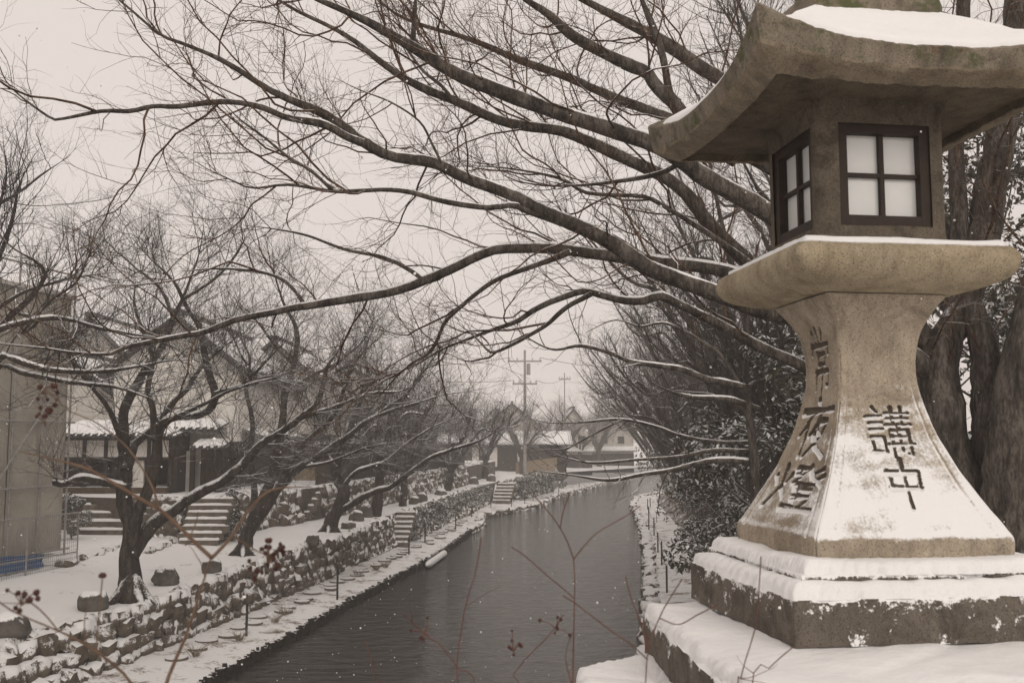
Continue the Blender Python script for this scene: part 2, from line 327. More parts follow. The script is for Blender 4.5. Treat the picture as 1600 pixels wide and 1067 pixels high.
# rock meshes shared by walls, edges and boulders
def rock_mesh(name,seed,jit=.22,sub=0):
    r=np.random.default_rng(seed); g=[-1,0,1]; idx={}; V=[]
    for a in g:
        for b in g:
            for c in g:
                if max(abs(a),abs(b),abs(c))==1: idx[(a,b,c)]=len(V); V.append((a,b,c))
    V=np.array(V,float); nb=np.abs(V).sum(1); V=V*np.array([0,.52,.43,.40])[nb.astype(int)][:,None]*(1+r.normal(0,.10,(26,1)))+r.normal(0,.035,(26,3)); Q=[]
    for ax in range(3):
        for sg in (-1,1):
            u,v=[(1,2),(2,0),(0,1)][ax]
            for a in (-1,0):
                for b in (-1,0):
                    def k(p,q_):
                        t=[0,0,0]; t[ax]=sg; t[u]=p; t[v]=q_; return idx[tuple(t)]
                    q=[k(a,b),k(a+1,b),k(a+1,b+1),k(a,b+1)]; Q.append(q if sg>0 else q[::-1])
    Q=np.array(Q); T=np.concatenate([Q[:,[0,1,2]],Q[:,[0,2,3]]]); me=mesh(name,V,T,True)
    try: me.set_sharp_from_angle(angle=R(58))
    except Exception: pass
    return me
ROCKS=[rock_mesh('stone',s) for s in range(14)]
for mm in ROCKS: mm.materials.append(bpy.data.materials['rubble'])
def rock_np(i):
    me=ROCKS[i]; V=np.empty(len(me.vertices)*3,np.float32); me.vertices.foreach_get('co',V)
    T=np.empty(len(me.polygons)*3,np.int32); me.polygons.foreach_get('vertices',T); return V.reshape(-1,3),T.reshape(-1,3)
RNP=[rock_np(i) for i in range(14)]
def euler_m(a,b_,c_):
    ca,sa,cb,sb,cc,sc=math.cos(a),math.sin(a),math.cos(b_),math.sin(b_),math.cos(c_),math.sin(c_)
    return np.array([[cc*cb,cc*sb*sa-sc*ca,cc*sb*ca+sc*sa],[sc*cb,sc*sb*sa+cc*ca,sc*sb*ca-cc*sa],[-sb,cb*sa,cb*ca]])
def rubble_wall(name,label,foot,top,z0,z1,y0,y1,size,seed,gaps=(),limit=300,depth=.34,ztf=None):
    """stones laid between a foot line and a top line (battered face)"""
    ztf=ztf or tz
    r=np.random.default_rng(seed); d=np.concatenate([[0],np.cumsum(np.linalg.norm(np.diff(foot,axis=0),axis=1))])
    ys=np.array([y0]); p0=np.array([lx(foot,y0),y0,z0]); w=thing(name,label,'stone wall',p0)
    # backing
    n=60; Y=np.linspace(y0,y1,n); mb=MB()
    A=np.stack([lx(foot,Y)-.16,Y,np.full(n,z0-.3)],1); Bt=np.stack([np.array([lx(top,y+.0) for y in Y])-.10,Y,ztf(Y)+0*Y-.06],1); Bk=Bt+[-.9,0,0]; Dk=A+[-.9,0,0]
    V=np.concatenate([A,Bt,Bk,Dk]); i=np.arange(n-1); Q=[]
    for a,b_ in ((0,n),(n,2*n),(2*n,3*n)): Q.append(np.stack([a+i,a+i+1,b_+i+1,b_+i],-1))
    part('backing',V,np.concatenate(Q),'joint_dark',w)
    stones=[]; H=z1-z0; z=z0-.05; row=0
    while z<z1-.08:
        h=size*r.uniform(.75,1.15); u=np.interp(y0,foot[:,1],d)+r.uniform(0,size); ue=np.interp(y1,foot[:,1],d)
        while u<ue:
            l=size*r.choice([.5,.7,.9,1.2,1.6])*r.uniform(.85,1.15); y=np.interp(u+l/2,d,foot[:,1]); g=any(a<y<b_ for a,b_ in gaps)
            zt=float(ztf(y)); f=(z+h/2-z0)/(zt-z0)
            if not g and f<1.12:
                f=min(f,1.); x=lx(foot,y)*(1-f)+lx(top,y)*f; 
                hh=h*r.uniform(1.0,1.45); stones.append((x+r.normal(0,.035),y,min(z+h/2+r.normal(0,.04),zt+.05-hh*.45),depth*r.uniform(.8,1.3),l*1.20,hh,r.normal(0,.14),r.normal(0,.22),r.normal(0,.15)))
            u+=l
        z+=h*.92; row+=1
    stones.sort(key=lambda s:s[1]); rest=MB()
    for k,s in enumerate(stones):
        m=r.integers(14); ang=-.16
        if k<limit:
            o=bpy.data.objects.new('stone',ROCKS[m]); C.objects.link(o); o.parent=w; o.location=np.array(s[:3])-p0; o.scale=s[3:6]; o.rotation_euler=(s[6],s[7],ang+s[8])
        else:
            V,T=RNP[m]; rest.add((V*np.array(s[3:6]))@euler_m(s[6],s[7],ang+s[8]).T+np.array(s[:3]),None,T)
    if rest.n: rest.part('far_stones','rubble',w,kind='stuff')
    return w
st1=(at(614,854,PZ)[1],at(636,849,PZ)[1]+.6); st2=(at(770,786,PZ)[1]-1,at(799,784,PZ)[1]+2.4)
rubble_wall('stone_retaining_wall','long rubble stone retaining wall between the snowy canal path and the cherry tree terrace',WB,WT,PZ,TZ,15,86,.33,11,gaps=((st1[0]-.2,st1[1]+.9),(st2[0]-.5,st2[1])))
# canal edge stones on the right bank and beyond the stakes on the left
def edge_stones(L,y0,y1,parent,size,seed,limit):
    r=np.random.default_rng(seed); d=np.concatenate([[0],np.cumsum(np.linalg.norm(np.diff(L,axis=0),axis=1))]); u=np.interp(y0,L[:,1],d); ue=np.interp(y1,L[:,1],d); rest=MB(); k=0
    while u<ue:
        l=size*r.uniform(.6,1.5); y=np.interp(u+l/2,d,L[:,1]); x=np.interp(u+l/2,d,L[:,0])
        for lev in range(2):
            p=np.array([x+r.normal(0,.05),y,-.02+lev*.20+r.normal(0,.02)]); sc=np.array([.40*r.uniform(.8,1.2),l*1.05,.30*r.uniform(.8,1.2)]); m=r.integers(14); e=(r.normal(0,.15),r.normal(0,.15),-.2+r.normal(0,.3))
            if k<limit:
                o=bpy.data.objects.new('edge_stone',ROCKS[m]); C.objects.link(o); o.parent=parent; o.location=p; o.scale=sc; o.rotation_euler=e
            else:
                V,T=RNP[m]; rest.add((V*sc)@euler_m(*e).T+p,None,T)
            k+=1
        u+=l
    if rest.n: rest.part('far_edge_stones','rubble',parent,kind='stuff')
path_r=bpy.data.objects['right_path']
edge_stones(WRg,15,95,path_r,.5,21,120); edge_stones(WL,51,118,path_l,.55,22,90)
# stepping stones set in the left path
r=np.random.default_rng(31); mb=MB(); th=np.arange(14)*2*np.pi/14
SV=np.concatenate([np.stack([np.cos(th),np.sin(th),np.zeros(14)],1),np.stack([.94*np.cos(th),.94*np.sin(th),np.ones(14)],1)]); SQ=[[i,(i+1)%14,14+(i+1)%14,14+i] for i in range(14)]
disc=mesh('stepping_stone',SV,[np.array(SQ),np.array([list(range(14,28))])]); disc.materials.append(M['step_stone'])
for k in range(46):
    Y=20.5+k*.78+r.normal(0,.12); x=lx(WB,Y)*.60+lx(WL,Y)*.40+r.normal(0,.16)
    o=bpy.data.objects.new('stepping_stone',disc); C.objects.link(o); o.parent=path_l; o.location=(x,Y,PZ-.02); s=r.uniform(.17,.25); o.scale=(s*1.2,s,.045); o.rotation_euler=(0,0,r.uniform(0,3))
# stone steps ---------------------------------------------------------------
def stairs(name,label,x0,x1,y0,z0,n,rise,run,ang=0,mat_='step_stone',snow=True,seed=0):
    r=np.random.default_rng(seed); t_=thing(name,label,'steps',((x0+x1)/2,y0,z0))
    for k in range(n):
        j=r.normal(0,.05 if seed==4 else .014,4); zt=z0+rise*(k+1)
        V=boxv(x0+j[0]*2,x1+j[1]*2,y0+run*k+j[2],y0+run*(k+1)+.12,z0-.25 if k==0 else zt-rise-.02,zt)
        o=part('step',rotz(V,ang,((x0+x1)/2,y0)),BQ,mat_,t_)
        sv=snowcap([(x0+.04,y0+run*k+.05),(x1-.04,y0+run*k+.05),(x1-.04,y0+run*(k+1)),(x0+.04,y0+run*(k+1))],zt,.06,60,seed*50+k,.03)
        part('snow',rotz(sv[0],ang,((x0+x1)/2,y0)),sv[1],'snow',o,True)
    return t_
def snowcap(poly,z,th,n=80,seed=0,jit=.012,zf=None):
    """soft-edged blanket of snow on a convex polygon"""
    P=np.array(poly,float); Q=np.vstack([P,P[:1]]); ring=res(Q,n+1)[:-1]; c=ring.mean(0); D=ring-c; L=np.linalg.norm(D,axis=1)[:,None]; rr=[];hh=[]
    ds=[0,.12,.35,.7,1.2,2.2,4.5]; V=[]
    rg=np.concatenate([ring,np.zeros((n,1))],1); wobf=lambda k:jit*(.8*fbm(rg*9,1,seed)+.5*fbm(rg*26+k*.6,1,seed+1)+.45*fbm(rg*75+k*1.7,1,seed+2))[:,None]
    for qi,q in enumerate(ds):
        wob=wobf(qi); e=np.minimum(q*th,L*.85); V.append(np.concatenate([c+D*(1-(e-(wob+jit*.3)*(1 if q<1 else 0))/L),np.full((n,1),z+th*min(1,math.sqrt(max(0,1-(1-min(q,1))**2))))],1))
    for fr in (.55,.25):
        a=V[len(ds)-1][:,:2]; V.append(np.concatenate([c+(a-c)*fr,np.full((n,1),z+th)],1))
    for k in range(3,len(V)): V[k][:,2]+=th*(.20*fbm(V[k]*3.0,1.5,seed+5)+.10*fbm(V[k]*11,1.5,seed+6))
    V[0][:,2]-=.004
    K=len(V); V.append(np.array([[c[0],c[1],z+th]])); A=np.concatenate(V); i=np.arange(n); Qs=[]
    for k in range(K-1): Qs.append(np.stack([k*n+i,k*n+(i+1)%n,(k+1)*n+(i+1)%n,(k+1)*n+i],-1))
    T=np.stack([(K-1)*n+i,(K-1)*n+(i+1)%n,np.full(n,K*n)],-1)
    return A,[np.concatenate(Qs),T]
# ================================================================ the stone lantern
LX,LY,LA=1.468,4.2,R(7.93)
lz=lambda z:CAMZ+z
lan=thing('stone_lantern','tall square stone lantern with flared pillar, carved characters and a snowy curved roof','lantern',(LX,LY,lz(-.452)))
def loc2w(V): return rotz(np.asarray(V,float)+np.array([LX,LY,0]),LA,(LX,LY))
def sqring(h,n,rad):
    """square outline, half size h, rounded corners, 4*n points starting at the front-left corner going right"""
    pts=[]
    for q in range(4):
        for i in range(n):
            t=-1+2*(i+.5)/n; p=np.array([t*h,-h]); 
            lim=h-rad
            if abs(p[0])>lim: 
                # map onto the corner arc
                f=(abs(p[0])-lim)/max(rad,1e-6); a=f*math.pi/4; p=np.array([np.sign(p[0])*(lim+rad*math.sin(a)),-(lim+rad*math.cos(a))])
            a=q*math.pi/2; pts.append([p[0]*math.cos(a)-p[1]*math.sin(a),p[0]*math.sin(a)+p[1]*math.cos(a)])
    return np.array(pts)
def loft(prof,n=24,caps=True,bulge=None):
    """prof: list of (half,z,corner radius)"""
    m=4*n; V=[np.concatenate([sqring(h,n,min(rd,h*.98)),np.full((m,1),z)],1) for h,z,rd in prof]; i=np.arange(m); Q=[]
    for k in range(len(prof)-1): Q.append(np.stack([k*m+i,k*m+(i+1)%m,(k+1)*m+(i+1)%m,(k+1)*m+i],-1))
    A=np.concatenate(V); Fs=[np.concatenate(Q)]
    if caps: Fs+= [np.arange(m)[::-1][None],(np.arange(m)+(len(prof)-1)*m)[None]]
    return A,Fs
def smooth_part(name,V,Fs,mat_,parent,ang=35):
    o=part(name,V,Fs,mat_,parent,True)
    try: o.data.set_sharp_from_angle(angle=R(ang))
    except Exception: pass
    return o
# --- pillar: four fine faces so that the carved strokes are real grooves
def y2z(y): return np.interp(y,[457,585,884],[.59,.272,-.452])
py_=[455,462,476,490,505,520,550,575,600,640,690,740,775,800,825,838]
ph_=[.258,.254,.232,.210,.194,.182,.168,.166,.170,.187,.221,.270,.311,.343,.377,.392]
pz_=[y2z(y) for y in py_]
pz_+= [-.351,-.359,-.38,-.40,-.43,-.445,-.4535]; ph_+= [.400,.4045,.407,.406,.403,.396,.386]
pz_=np.array(pz_[::-1]); ph_=np.array(ph_[::-1])
def phalf(z): return np.interp(z,pz_,ph_)
zz=np.linspace(0,1,400); 
KAN={'tsune':[[(50,0),(50,20)],[(29,5),(37,19)],[(72,3),(63,18)],[(14,22),(10,38)],[(14,25),(87,24),(81,38)],[(34,37),(35,55)],[(34,38),(67,37),(65,54)],[(36,53),(65,53)],[(23,64),(24,92)],[(23,65),(77,64),(76,88),(69,86)],[(50,55),(50,101)]],
'yoru':[[(48,-2),(53,12)],[(6,19),(93,15)],[(35,22),(22,42),(5,62)],[(24,43),(24,99)],[(58,24),(50,44),(36,62)],[(57,37),(83,36),(72,62),(36,100)],[(55,50),(65,60)],[(48,60),(66,82),(97,99)]],
'akari':[[(9,30),(14,46)],[(38,26),(31,42)],[(23,8),(23,50),(5,96)],[(25,54),(39,76)],[(46,12),(66,11),(46,42)],[(48,22),(57,29)],[(93,10),(80,20)],[(70,6),(78,28),(99,43)],[(97,24),(86,32)],[(54,46),(86,45)],[(56,54),(57,70)],[(56,54),(85,54),(84,70)],[(57,69),(84,69)],[(58,76),(63,88)],[(83,76),(76,89)],[(43,95),(99,94)]],
'kou':[[(20,0),(29,10)],[(2,20),(42,17)],[(9,33),(36,31)],[(9,46),(36,44)],[(9,60),(11,92)],[(9,61),(37,60),(36,91)],[(10,89),(36,88)],[(47,13),(99,12)],[(61,1),(62,34)],[(83,0),(82,34)],[(50,24),(96,23)],[(45,37),(101,35)],[(72,36),(72,88)],[(54,47),(53,100)],[(54,48),(93,47),(92,96),(85,94)],[(55,61),(92,60)],[(45,76),(101,74)]],
'naka':[[(15,28),(18,64)],[(15,29),(86,27),(82,63)],[(17,61),(83,60)],[(50,0),(50,104)]]}
CH=[('left','tsune',505,616,.50,.62),('left','yoru',628,722,.52,.72),('left','akari',734,812,.50,.80),('front','kou',640,722,.52,.44),('front','naka',726,800,.54,.30)]
def face_grid(side,nx=150,nz=330):
    zs=np.interp(np.linspace(0,1,nz),[0,.08,.93,1],[pz_[0],-.36,y2z(470),pz_[-1]]); us=np.linspace(-1,1,nx)
    U,Z=np.meshgrid(us,zs); H=phalf(Z); 
    # smooth the profile
    for _ in range(3): Hs=H.copy(); Hs[2:-2]=(H[:-4]+H[1:-3]+H[2:-2]+H[3:-1]+H[4:])/5; H=Hs
    cham=.018; X=U*H; D=-H.copy(); e=np.clip((np.abs(X)-(H-cham))/cham,0,1); D+=e**2*.010*1.0; X=np.sign(U)*np.minimum(np.abs(X),H-.010*e**2)
    # a faint drafted line just inside the corner
    D+=.0035*np.exp(-((np.abs(U)-.80)/.025)**2)*(Z>-.36)
    P=np.stack([X,D,Z],-1); owner=np.full((nz,nx),-1)
    D+=.0022*fbm(P,9,3)+.0012*fbm(P,30,4)
    for ci,(sd_,nm,yt,yb,uc,wd) in enumerate(CH):
        if sd_!=side: continue
        zt,zb=y2z(yt),y2z(yb); hm=phalf((zt+zb)/2); 
        cu=(X/hm*.5+.5-uc)/wd*100+50 if True else 0
        cv=(zt-Z)/(zt-zb)*100
        asp=(zt-zb)/(wd*2*hm)  # height per width
        dep=np.zeros_like(Z); rr=np.random.default_rng(ci)
        for st in KAN[nm]:
            st=np.array(st,float); L=len(st)-1; w0=(6.2 if len(KAN[nm])<13 else 4.4)*(.85 if side=='left' else 1)*rr.uniform(.9,1.2)
            for k in range(L):
                a,b_=st[k],st[k+1]; ab=b_-a; tt=np.clip(((cu-a[0])*ab[0]+(cv-a[1])*ab[1]*1)/(ab@ab),0,1)
                dx=cu-(a[0]+ab[0]*tt); dy=(cv-(a[1]+ab[1]*tt))*min(max(asp,.5),1.6); dist=np.hypot(dx,dy)
                g=(k+tt)/L; w=w0*(1.25-.75*g+.35*np.exp(-((g-1)/.15)**2)) 
                dep=np.maximum(dep,np.clip((w-dist)/w*1.9,0,1))
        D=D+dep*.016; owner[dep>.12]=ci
    P[...,1]=D; P[...,0]=X
    return P,owner
pil=None; faces_l={}
allV=[];allQ=[];off=0; carve={}
for side,ang in (('front',0),('right',math.pi/2),('back',math.pi),('left',-math.pi/2)):
    fine=side in('front','left'); P,ow=face_grid(side,150 if fine else 40,330 if fine else 120)
    nz,nx=ow.shape; V=rotz(P.reshape(-1,3),ang,(0,0)); V[:,2]+=CAMZ; V=loc2w(V)
    i=np.arange(nz*nx).reshape(nz,nx); Q=np.stack([i[:-1,:-1],i[:-1,1:],i[1:,1:],i[1:,:-1]],-1).reshape(-1,4); oq=ow[:-1,:-1].reshape(-1)
    allV.append(V); allQ.append(Q[oq<0]+off); off+=len(V)
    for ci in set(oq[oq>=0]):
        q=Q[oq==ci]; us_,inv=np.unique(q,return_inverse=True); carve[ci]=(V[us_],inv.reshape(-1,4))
pil=part('pillar',np.concatenate(allV),np.concatenate(allQ),'pillar_stone',lan,True)
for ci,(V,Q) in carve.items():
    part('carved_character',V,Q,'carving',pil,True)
bm_=loc2w(np.array([[-.38,-.38,lz(-.4536)],[.38,-.38,lz(-.4536)],[.38,.38,lz(-.4536)],[-.38,.38,lz(-.4536)]])); part('foot',bm_,[[0,3,2,1]],'pillar_stone',pil)
# --- table slab: rounded rim, necked underside
V,Fs=loft([(.240,.594,.02),(.298,.594,.015),(.304,.597,.015),(.345,.606,.015),(.400,.624,.015),(.436,.646,.015),(.456,.676,.015),(.462,.705,.015),(.459,.732,.015),(.444,.754,.015),(.415,.767,.015),(.30,.776,.02)],24)
V[:,2]+=CAMZ; V=loc2w(V); V+= (.004*fbm(V,7,9))[:,None]*np.array([.5,.5,.6]); slab=smooth_part('table_slab',V,Fs,'slab_stone',lan,40)
sv=snowcap([(-.415,-.415),(.415,-.415),(.415,.415),(-.415,.415)],lz(.766),.022,160,3,.006); part('snow',loc2w(sv[0]),sv[1],'snow',slab,True)
# --- firebox with real window openings on all four sides
fb0,fb1,fh=.778,1.385,.277
fz=np.linspace(fb0,fb1,30); wz0,wz1,wh=.872,1.278,.190
prof=[(fh-.012*(1 if k in(0,) else 0),z,.055) for k,z in enumerate(fz)]
prof=[(fh+.02*max(0,(fb0+.05-z)/.05)+.012*max(0,(z-fb1+.06)/.06),z,.06) for z in fz]
n=24; m=4*n; V,Fs=loft(prof,n,False); Q=Fs[0]
ctr=V[Q].mean(1); ax=np.maximum(np.abs(ctr[:,0]),np.abs(ctr[:,1])); ot=np.minimum(np.abs(ctr[:,0]),np.abs(ctr[:,1]))
keep=~((ot<wh)&(ctr[:,2]>wz0)&(ctr[:,2]<wz1)); Q=Q[keep]
# snap the opening's rim to a clean rectangle
V2=V.copy(); V2[:,2]+=CAMZ; V2=loc2w(V2); V2+=(.003*fbm(V2,8,5))[:,None]
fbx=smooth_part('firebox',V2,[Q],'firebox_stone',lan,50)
def local_part(nm,V,Q,mat_,par,ang): 
    V=rotz(V,ang,(0,0)); V=np.asarray(V); V[:,2]+=CAMZ; return part(nm,loc2w(V),Q,mat_,par)
for ang in (0,math.pi/2,math.pi,-math.pi/2):
    fr=MB(); y0,y1=-fh+.010,-fh+.065; a0,a1=wh-.022,wh+.018; c0,c1=wz0+.022,wz1-.022; e0,e1=wz0-.018,wz1+.018
    fr.box(-a1,-a0+.012,y0,y1,e0,e1); fr.box(a0-.012,a1,y0,y1,e0,e1); fr.box(-a0+.012,a0-.012,y0+.001,y1,e0,c0+.012); fr.box(-a0+.012,a0-.012,y0+.001,y1,c1-.012,e1)
    V,Fs=fr.out(); wf=local_part('window_frame',V,Fs,'window_wood',fbx,ang)
    mb=MB(); mb.box(-.009,.009,y0+.016,y0+.036,c0,c1); V,Fs=mb.out(); local_part('mullion',V,Fs,'window_wood',fbx,ang)
    mb=MB(); mb.box(-a0,-.0095,y0+.018,y0+.034,(c0+c1)/2-.008,(c0+c1)/2+.008); mb.box(.0095,a0,y0+.018,y0+.034,(c0+c1)/2-.008,(c0+c1)/2+.008); V,Fs=mb.out(); local_part('glazing_bar',V,Fs,'window_wood',fbx,ang)
    for sx in (0,1):
        for sz in (0,1):
            x0,x1=((-a0,-.008),(.008,a0))[sx]; q0,q1=((c0,(c0+c1)/2-.007),((c0+c1)/2+.007,c1))[sz]
            local_part('pane',boxv(x0,x1,y0+.040,y0+.046,q0,q1),BQ,'paper_pane',fbx,ang)
# --- roof: concave pyramid with upturned eaves
n=90; us=np.linspace(-1,1,n)
RH=.675
def lift(u): return .105*np.abs(u)**2.6
def rring(h,z,lf,pull=0.0):
    P=[]
    for q in range(4):
        uu=us[:-1]; hh=h*(1+pull*np.abs(uu)**3); p=np.stack([uu*hh,-hh*(1-.035*(1-uu**2)) if h>.4 else -hh+0*uu,z+lf*lift(uu)],1); P.append(rotz(p,q*math.pi/2,(0,0)))
    return np.concatenate(P)
rp=[(.255,1.378,0),(.30,1.379,0.),(.50,1.381,0),(.556,1.383,0.),(.560,1.350,0.),(.566,1.344,0.),(.600,1.350,.12),(.645,1.362,.36),(.662,1.372,.48),(.667,1.380,.54),(.676,1.415,.78),(.684,1.446,1.0),(.678,1.454,1.0),(.60,1.494,.80),(.52,1.540,.55),(.43,1.604,.30),(.35,1.675,.12),(.28,1.755,0)]
V=np.concatenate([rring(h,z,l,.03 if h>.5 else 0) for h,z,l in rp]); m=4*(n-1); i=np.arange(m)
Q=np.concatenate([np.stack([k*m+i,k*m+(i+1)%m,(k+1)*m+(i+1)%m,(k+1)*m+i],-1) for k in range(len(rp)-1)]); NSO=4
def rz(V): V=np.asarray(V,float).copy(); V[:,2]+=CAMZ; V=loc2w(V); return V+(.006*fbm(V,6,2)+.004*fbm(V,21,6)+.004*fbm(V,42,8))[:,None]*np.array([.6,.6,1])
roof=smooth_part('roof',rz(V),[Q[9*m:]],'roof_stone',lan,24)
usl=np.unique(Q[NSO*m:9*m]); invl={v:k for k,v in enumerate(usl)}; smooth_part('eave_lip',rz(V)[usl],[np.vectorize(invl.get)(Q[NSO*m:9*m])],'lip_stone',roof,24)
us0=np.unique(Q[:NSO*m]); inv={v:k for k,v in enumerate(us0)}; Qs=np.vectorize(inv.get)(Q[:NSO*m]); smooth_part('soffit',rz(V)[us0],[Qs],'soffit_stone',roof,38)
sp=[(.668,1.448,1.0),(.664,1.476,.98),(.645,1.496,.9),(.59,1.526,.78),(.52,1.568,.55),(.43,1.632,.30),(.35,1.702,.12),(.27,1.775,0)]
# snow leaves the raised corners bare
def snowring(h,z,l):
    p=rring(h,z,l,.03 if h>.5 else 0); uu=np.tile(us[:-1],4); bare=np.clip((np.abs(uu)-.80)/.16,0,1)*(1 if h>.45 else 0); p[:,2]-=bare*.06; return p
V=np.concatenate([snowring(*q) for q in sp]); Q=np.concatenate([np.stack([k*m+i,k*m+(i+1)%m,(k+1)*m+(i+1)%m,(k+1)*m+i],-1) for k in range(len(sp)-1)])
part('snow',rz(V),Q,'snow',roof,True)
V,Fs=loft([(.285,1.74,.03),(.29,1.80,.04),(.28,1.86,.05),(.22,1.90,.06),(.17,1.93,.08),(.20,2.0,.12),(.20,2.08,.15),(.14,2.2,.12),(.04,2.32,.04)],12); fin=smooth_part('finial',rz(V),Fs,'roof_stone',lan,50)
# --- stepped plinth
def plinth(name,label,poly,z0,z1,mat_,th,seed,world=False):
    P=np.array(poly,float); 
    if not world: P=loc2w(np.concatenate([P,np.zeros((len(P),1))],1))[:,:2]
    c=P.mean(0); o=thing(name,label,'plinth',(c[0],c[1],z0),'stones stacked under the lantern'); k=40; ring=res(np.vstack([P,P[:1]]),4*k+1)[:-1]; n=len(ring); rows=[]
    for f,ins in ((0,.0),(.03,0),(.3,0),(.6,0),(.9,.0),(.97,.004),(1,.016)):
        q=c+(ring-c)*(1-ins/np.linalg.norm(ring-c,axis=1)[:,None]); rows.append(np.concatenate([q,np.full((n,1),z0+(z1-z0)*f)],1))
    V=np.concatenate(rows); V[:,:2]+=(.009*fbm(V,9,seed)+.005*fbm(V,28,seed+1))[:,None]; i=np.arange(n)
    Q=np.concatenate([np.stack([a*n+i,a*n+(i+1)%n,(a+1)*n+(i+1)%n,(a+1)*n+i],-1) for a in range(6)])
    st=smooth_part('block',V,[Q,(np.arange(n)+6*n)[None]],mat_,o,45)
    sv=snowcap(c+(P-c)*.990,z1-.003,th,420,seed,.017); part('snow',sv[0],sv[1],'snow',o,True); return o
sq=lambda h:[(-h,-h),(h,-h),(h,h),(-h,h)]
plinth('plinth_slab','thin square snow covered slab directly under the foot of the lantern pillar',sq(.50),lz(-.545),lz(-.474),'plinth_stone',.046,1)
plinth('plinth_block','thick dark lichen spotted square block carrying the thin slab of the lantern',sq(.568),lz(-.715),lz(-.548),'plinth_stone',.052,2)
a=at(1018,945,lz(-.72)); b_=at(1150,1062,lz(-.72))
plinth('base_stone','broad dark stone base with deep snow under the thick lantern block',[(.60,4.62),(.655,3.42),(.70,3.02),(3.2,3.30),(3.1,5.0)],lz(-.98),lz(-.765),'plinth_stone',.05,3,True)
plinth('corner_stone','low rounded snow capped stone beside the lantern base above the water',[(.27,4.35),(.26,4.0),(.36,3.62),(.62,3.4),(.80,3.5),(.80,4.4),(.6,4.6)],lz(-1.55),lz(-.99),'plinth_stone',.06,4,True)
plinth('parapet_stone','long snow covered parapet stone in front of the lantern base',[(.30,2.74),(.34,2.45),(3.4,2.72),(3.4,3.05)],lz(-1.55),lz(-.712),'plinth_stone',.045,5,True)
# bridge approach that carries lantern and viewer
mb=MB(); mb.box(.2,7,2.3,6.2,-.6,3.06); mb.box(-9,7,-5,2.3,2.6,3.06); V,Fs=mb.out(); struct('bridge',V,Fs,'plinth_stone')
# ================================================================ trees
def cat_b(batches,k):
    mb=MB()
    for P,Rd in batches:
        V,Q=tubes(P,Rd,k); mb.add(V,Q)
    return mb
def plen(P): return np.linalg.norm(np.diff(P,axis=1),axis=2).sum(1)
def spawn(P,Rd,dens,L0,L1,ang,up,npt,wig,rmax,r,t0=.15,trop=.05,tip=.35,bias=None):
    m,n,_=P.shape; ln=plen(P); cnt=np.floor(ln*dens+r.uniform(0,1,m)).astype(int); idx=np.repeat(np.arange(m),cnt); K=len(idx)
    t=t0+(1-t0)*r.uniform(0,1,K)**.85; fi=t*(n-1.001); i0=fi.astype(int); fr=(fi-i0)[:,None]
    a=P[idx,i0]; b=P[idx,i0+1]; pos=a*(1-fr)+b*fr; T=unit(b-a); rp=Rd[idx,i0]*(1-fr[:,0])+Rd[idx,i0+1]*fr[:,0]
    q=r.normal(size=(K,3)); q[:,2]=q[:,2]*.7+up
    if bias is not None: q+=bias
    q-= (q*T).sum(1,keepdims=True)*T; q=unit(q); an=np.radians(r.normal(ang,12,K))[:,None]
    d=unit(T*np.cos(an)+q*np.sin(an)); L=r.uniform(L0,L1,K)*(1.1-.55*t); r0=np.minimum(rp*.72,rmax*(.6+.5*L/L1))
    out=np.empty((K,npt,3)); out[:,0]=pos; st=(L/(npt-1))[:,None]
    for k in range(1,npt):
        d=unit(d+r.normal(0,wig,(K,3))+np.array([0,0,trop])); out[:,k]=out[:,k-1]+d*st
    rad=r0[:,None]*np.linspace(1,tip,npt)[None]
    return out,rad
def snow_tubes(batches,r,rmin=.006,k=5):
    mb=MB()
    for P,Rd in batches:
        s=Rd.mean(1)>rmin
        if not s.any(): continue
        P,Rd=P[s],Rd[s]; T=np.empty_like(P); T[:,:-1]=unit(P[:,1:]-P[:,:-1]); T[:,-1]=T[:,-2]
        h=np.clip(1.25-1.35*np.abs(T[...,2]),0,1)*np.clip(.95+.70*fbm(P,3.2,int(r.integers(999))),.0,1.1); h=np.clip(h,0,1)
        Q=P.copy(); Q[...,2]+=Rd*(.42+.16*h); rr=Rd*.80*h+1e-4
        rr[:,0]*=.2; rr[:,-1]*=.3
        V,q=tubes(Q,rr,k); mb.add(V,q)
    return mb
def limb(pts,Y0,Y1,w0,w1,n=44,wob=.0,seed=0,power=1.0,tip=.35):
    """pixel trace -> 3D limb; depth runs from Y0 (its fork) to Y1 (its tip)"""
    k=len(pts); d=np.concatenate([[0],np.cumsum([math.dist(pts[i],pts[i+1]) for i in range(k-1)])]); d=d/d[-1]; A=[]
    for (x,y),u in zip(pts,d):
        Y=Y0+(Y1-Y0)*u; p=dp(x,y,Y); A.append([*p,(w0+(w1-w0)*u**power)*.385*Y/F])
    S=spline(A,n); S[:,3]*=np.interp(np.linspace(0,1,n),[0,.72,1],[1,1,tip]); S[:,3]=np.maximum(S[:,3],.0012); P=S[:,:3]; P=P+np.stack([.0*P[:,0],wob*fbm(P*1.0,1.1,seed),0*P[:,0]],1)
    rr=S[:,3]*(1+.10*fbm(P*7,1.2,seed+1)); P=P+S[:,3:4]*.22*np.stack([fbm(P*4+k,1.0,k+7) for k in range(3)],1); return P[None],rr[None]
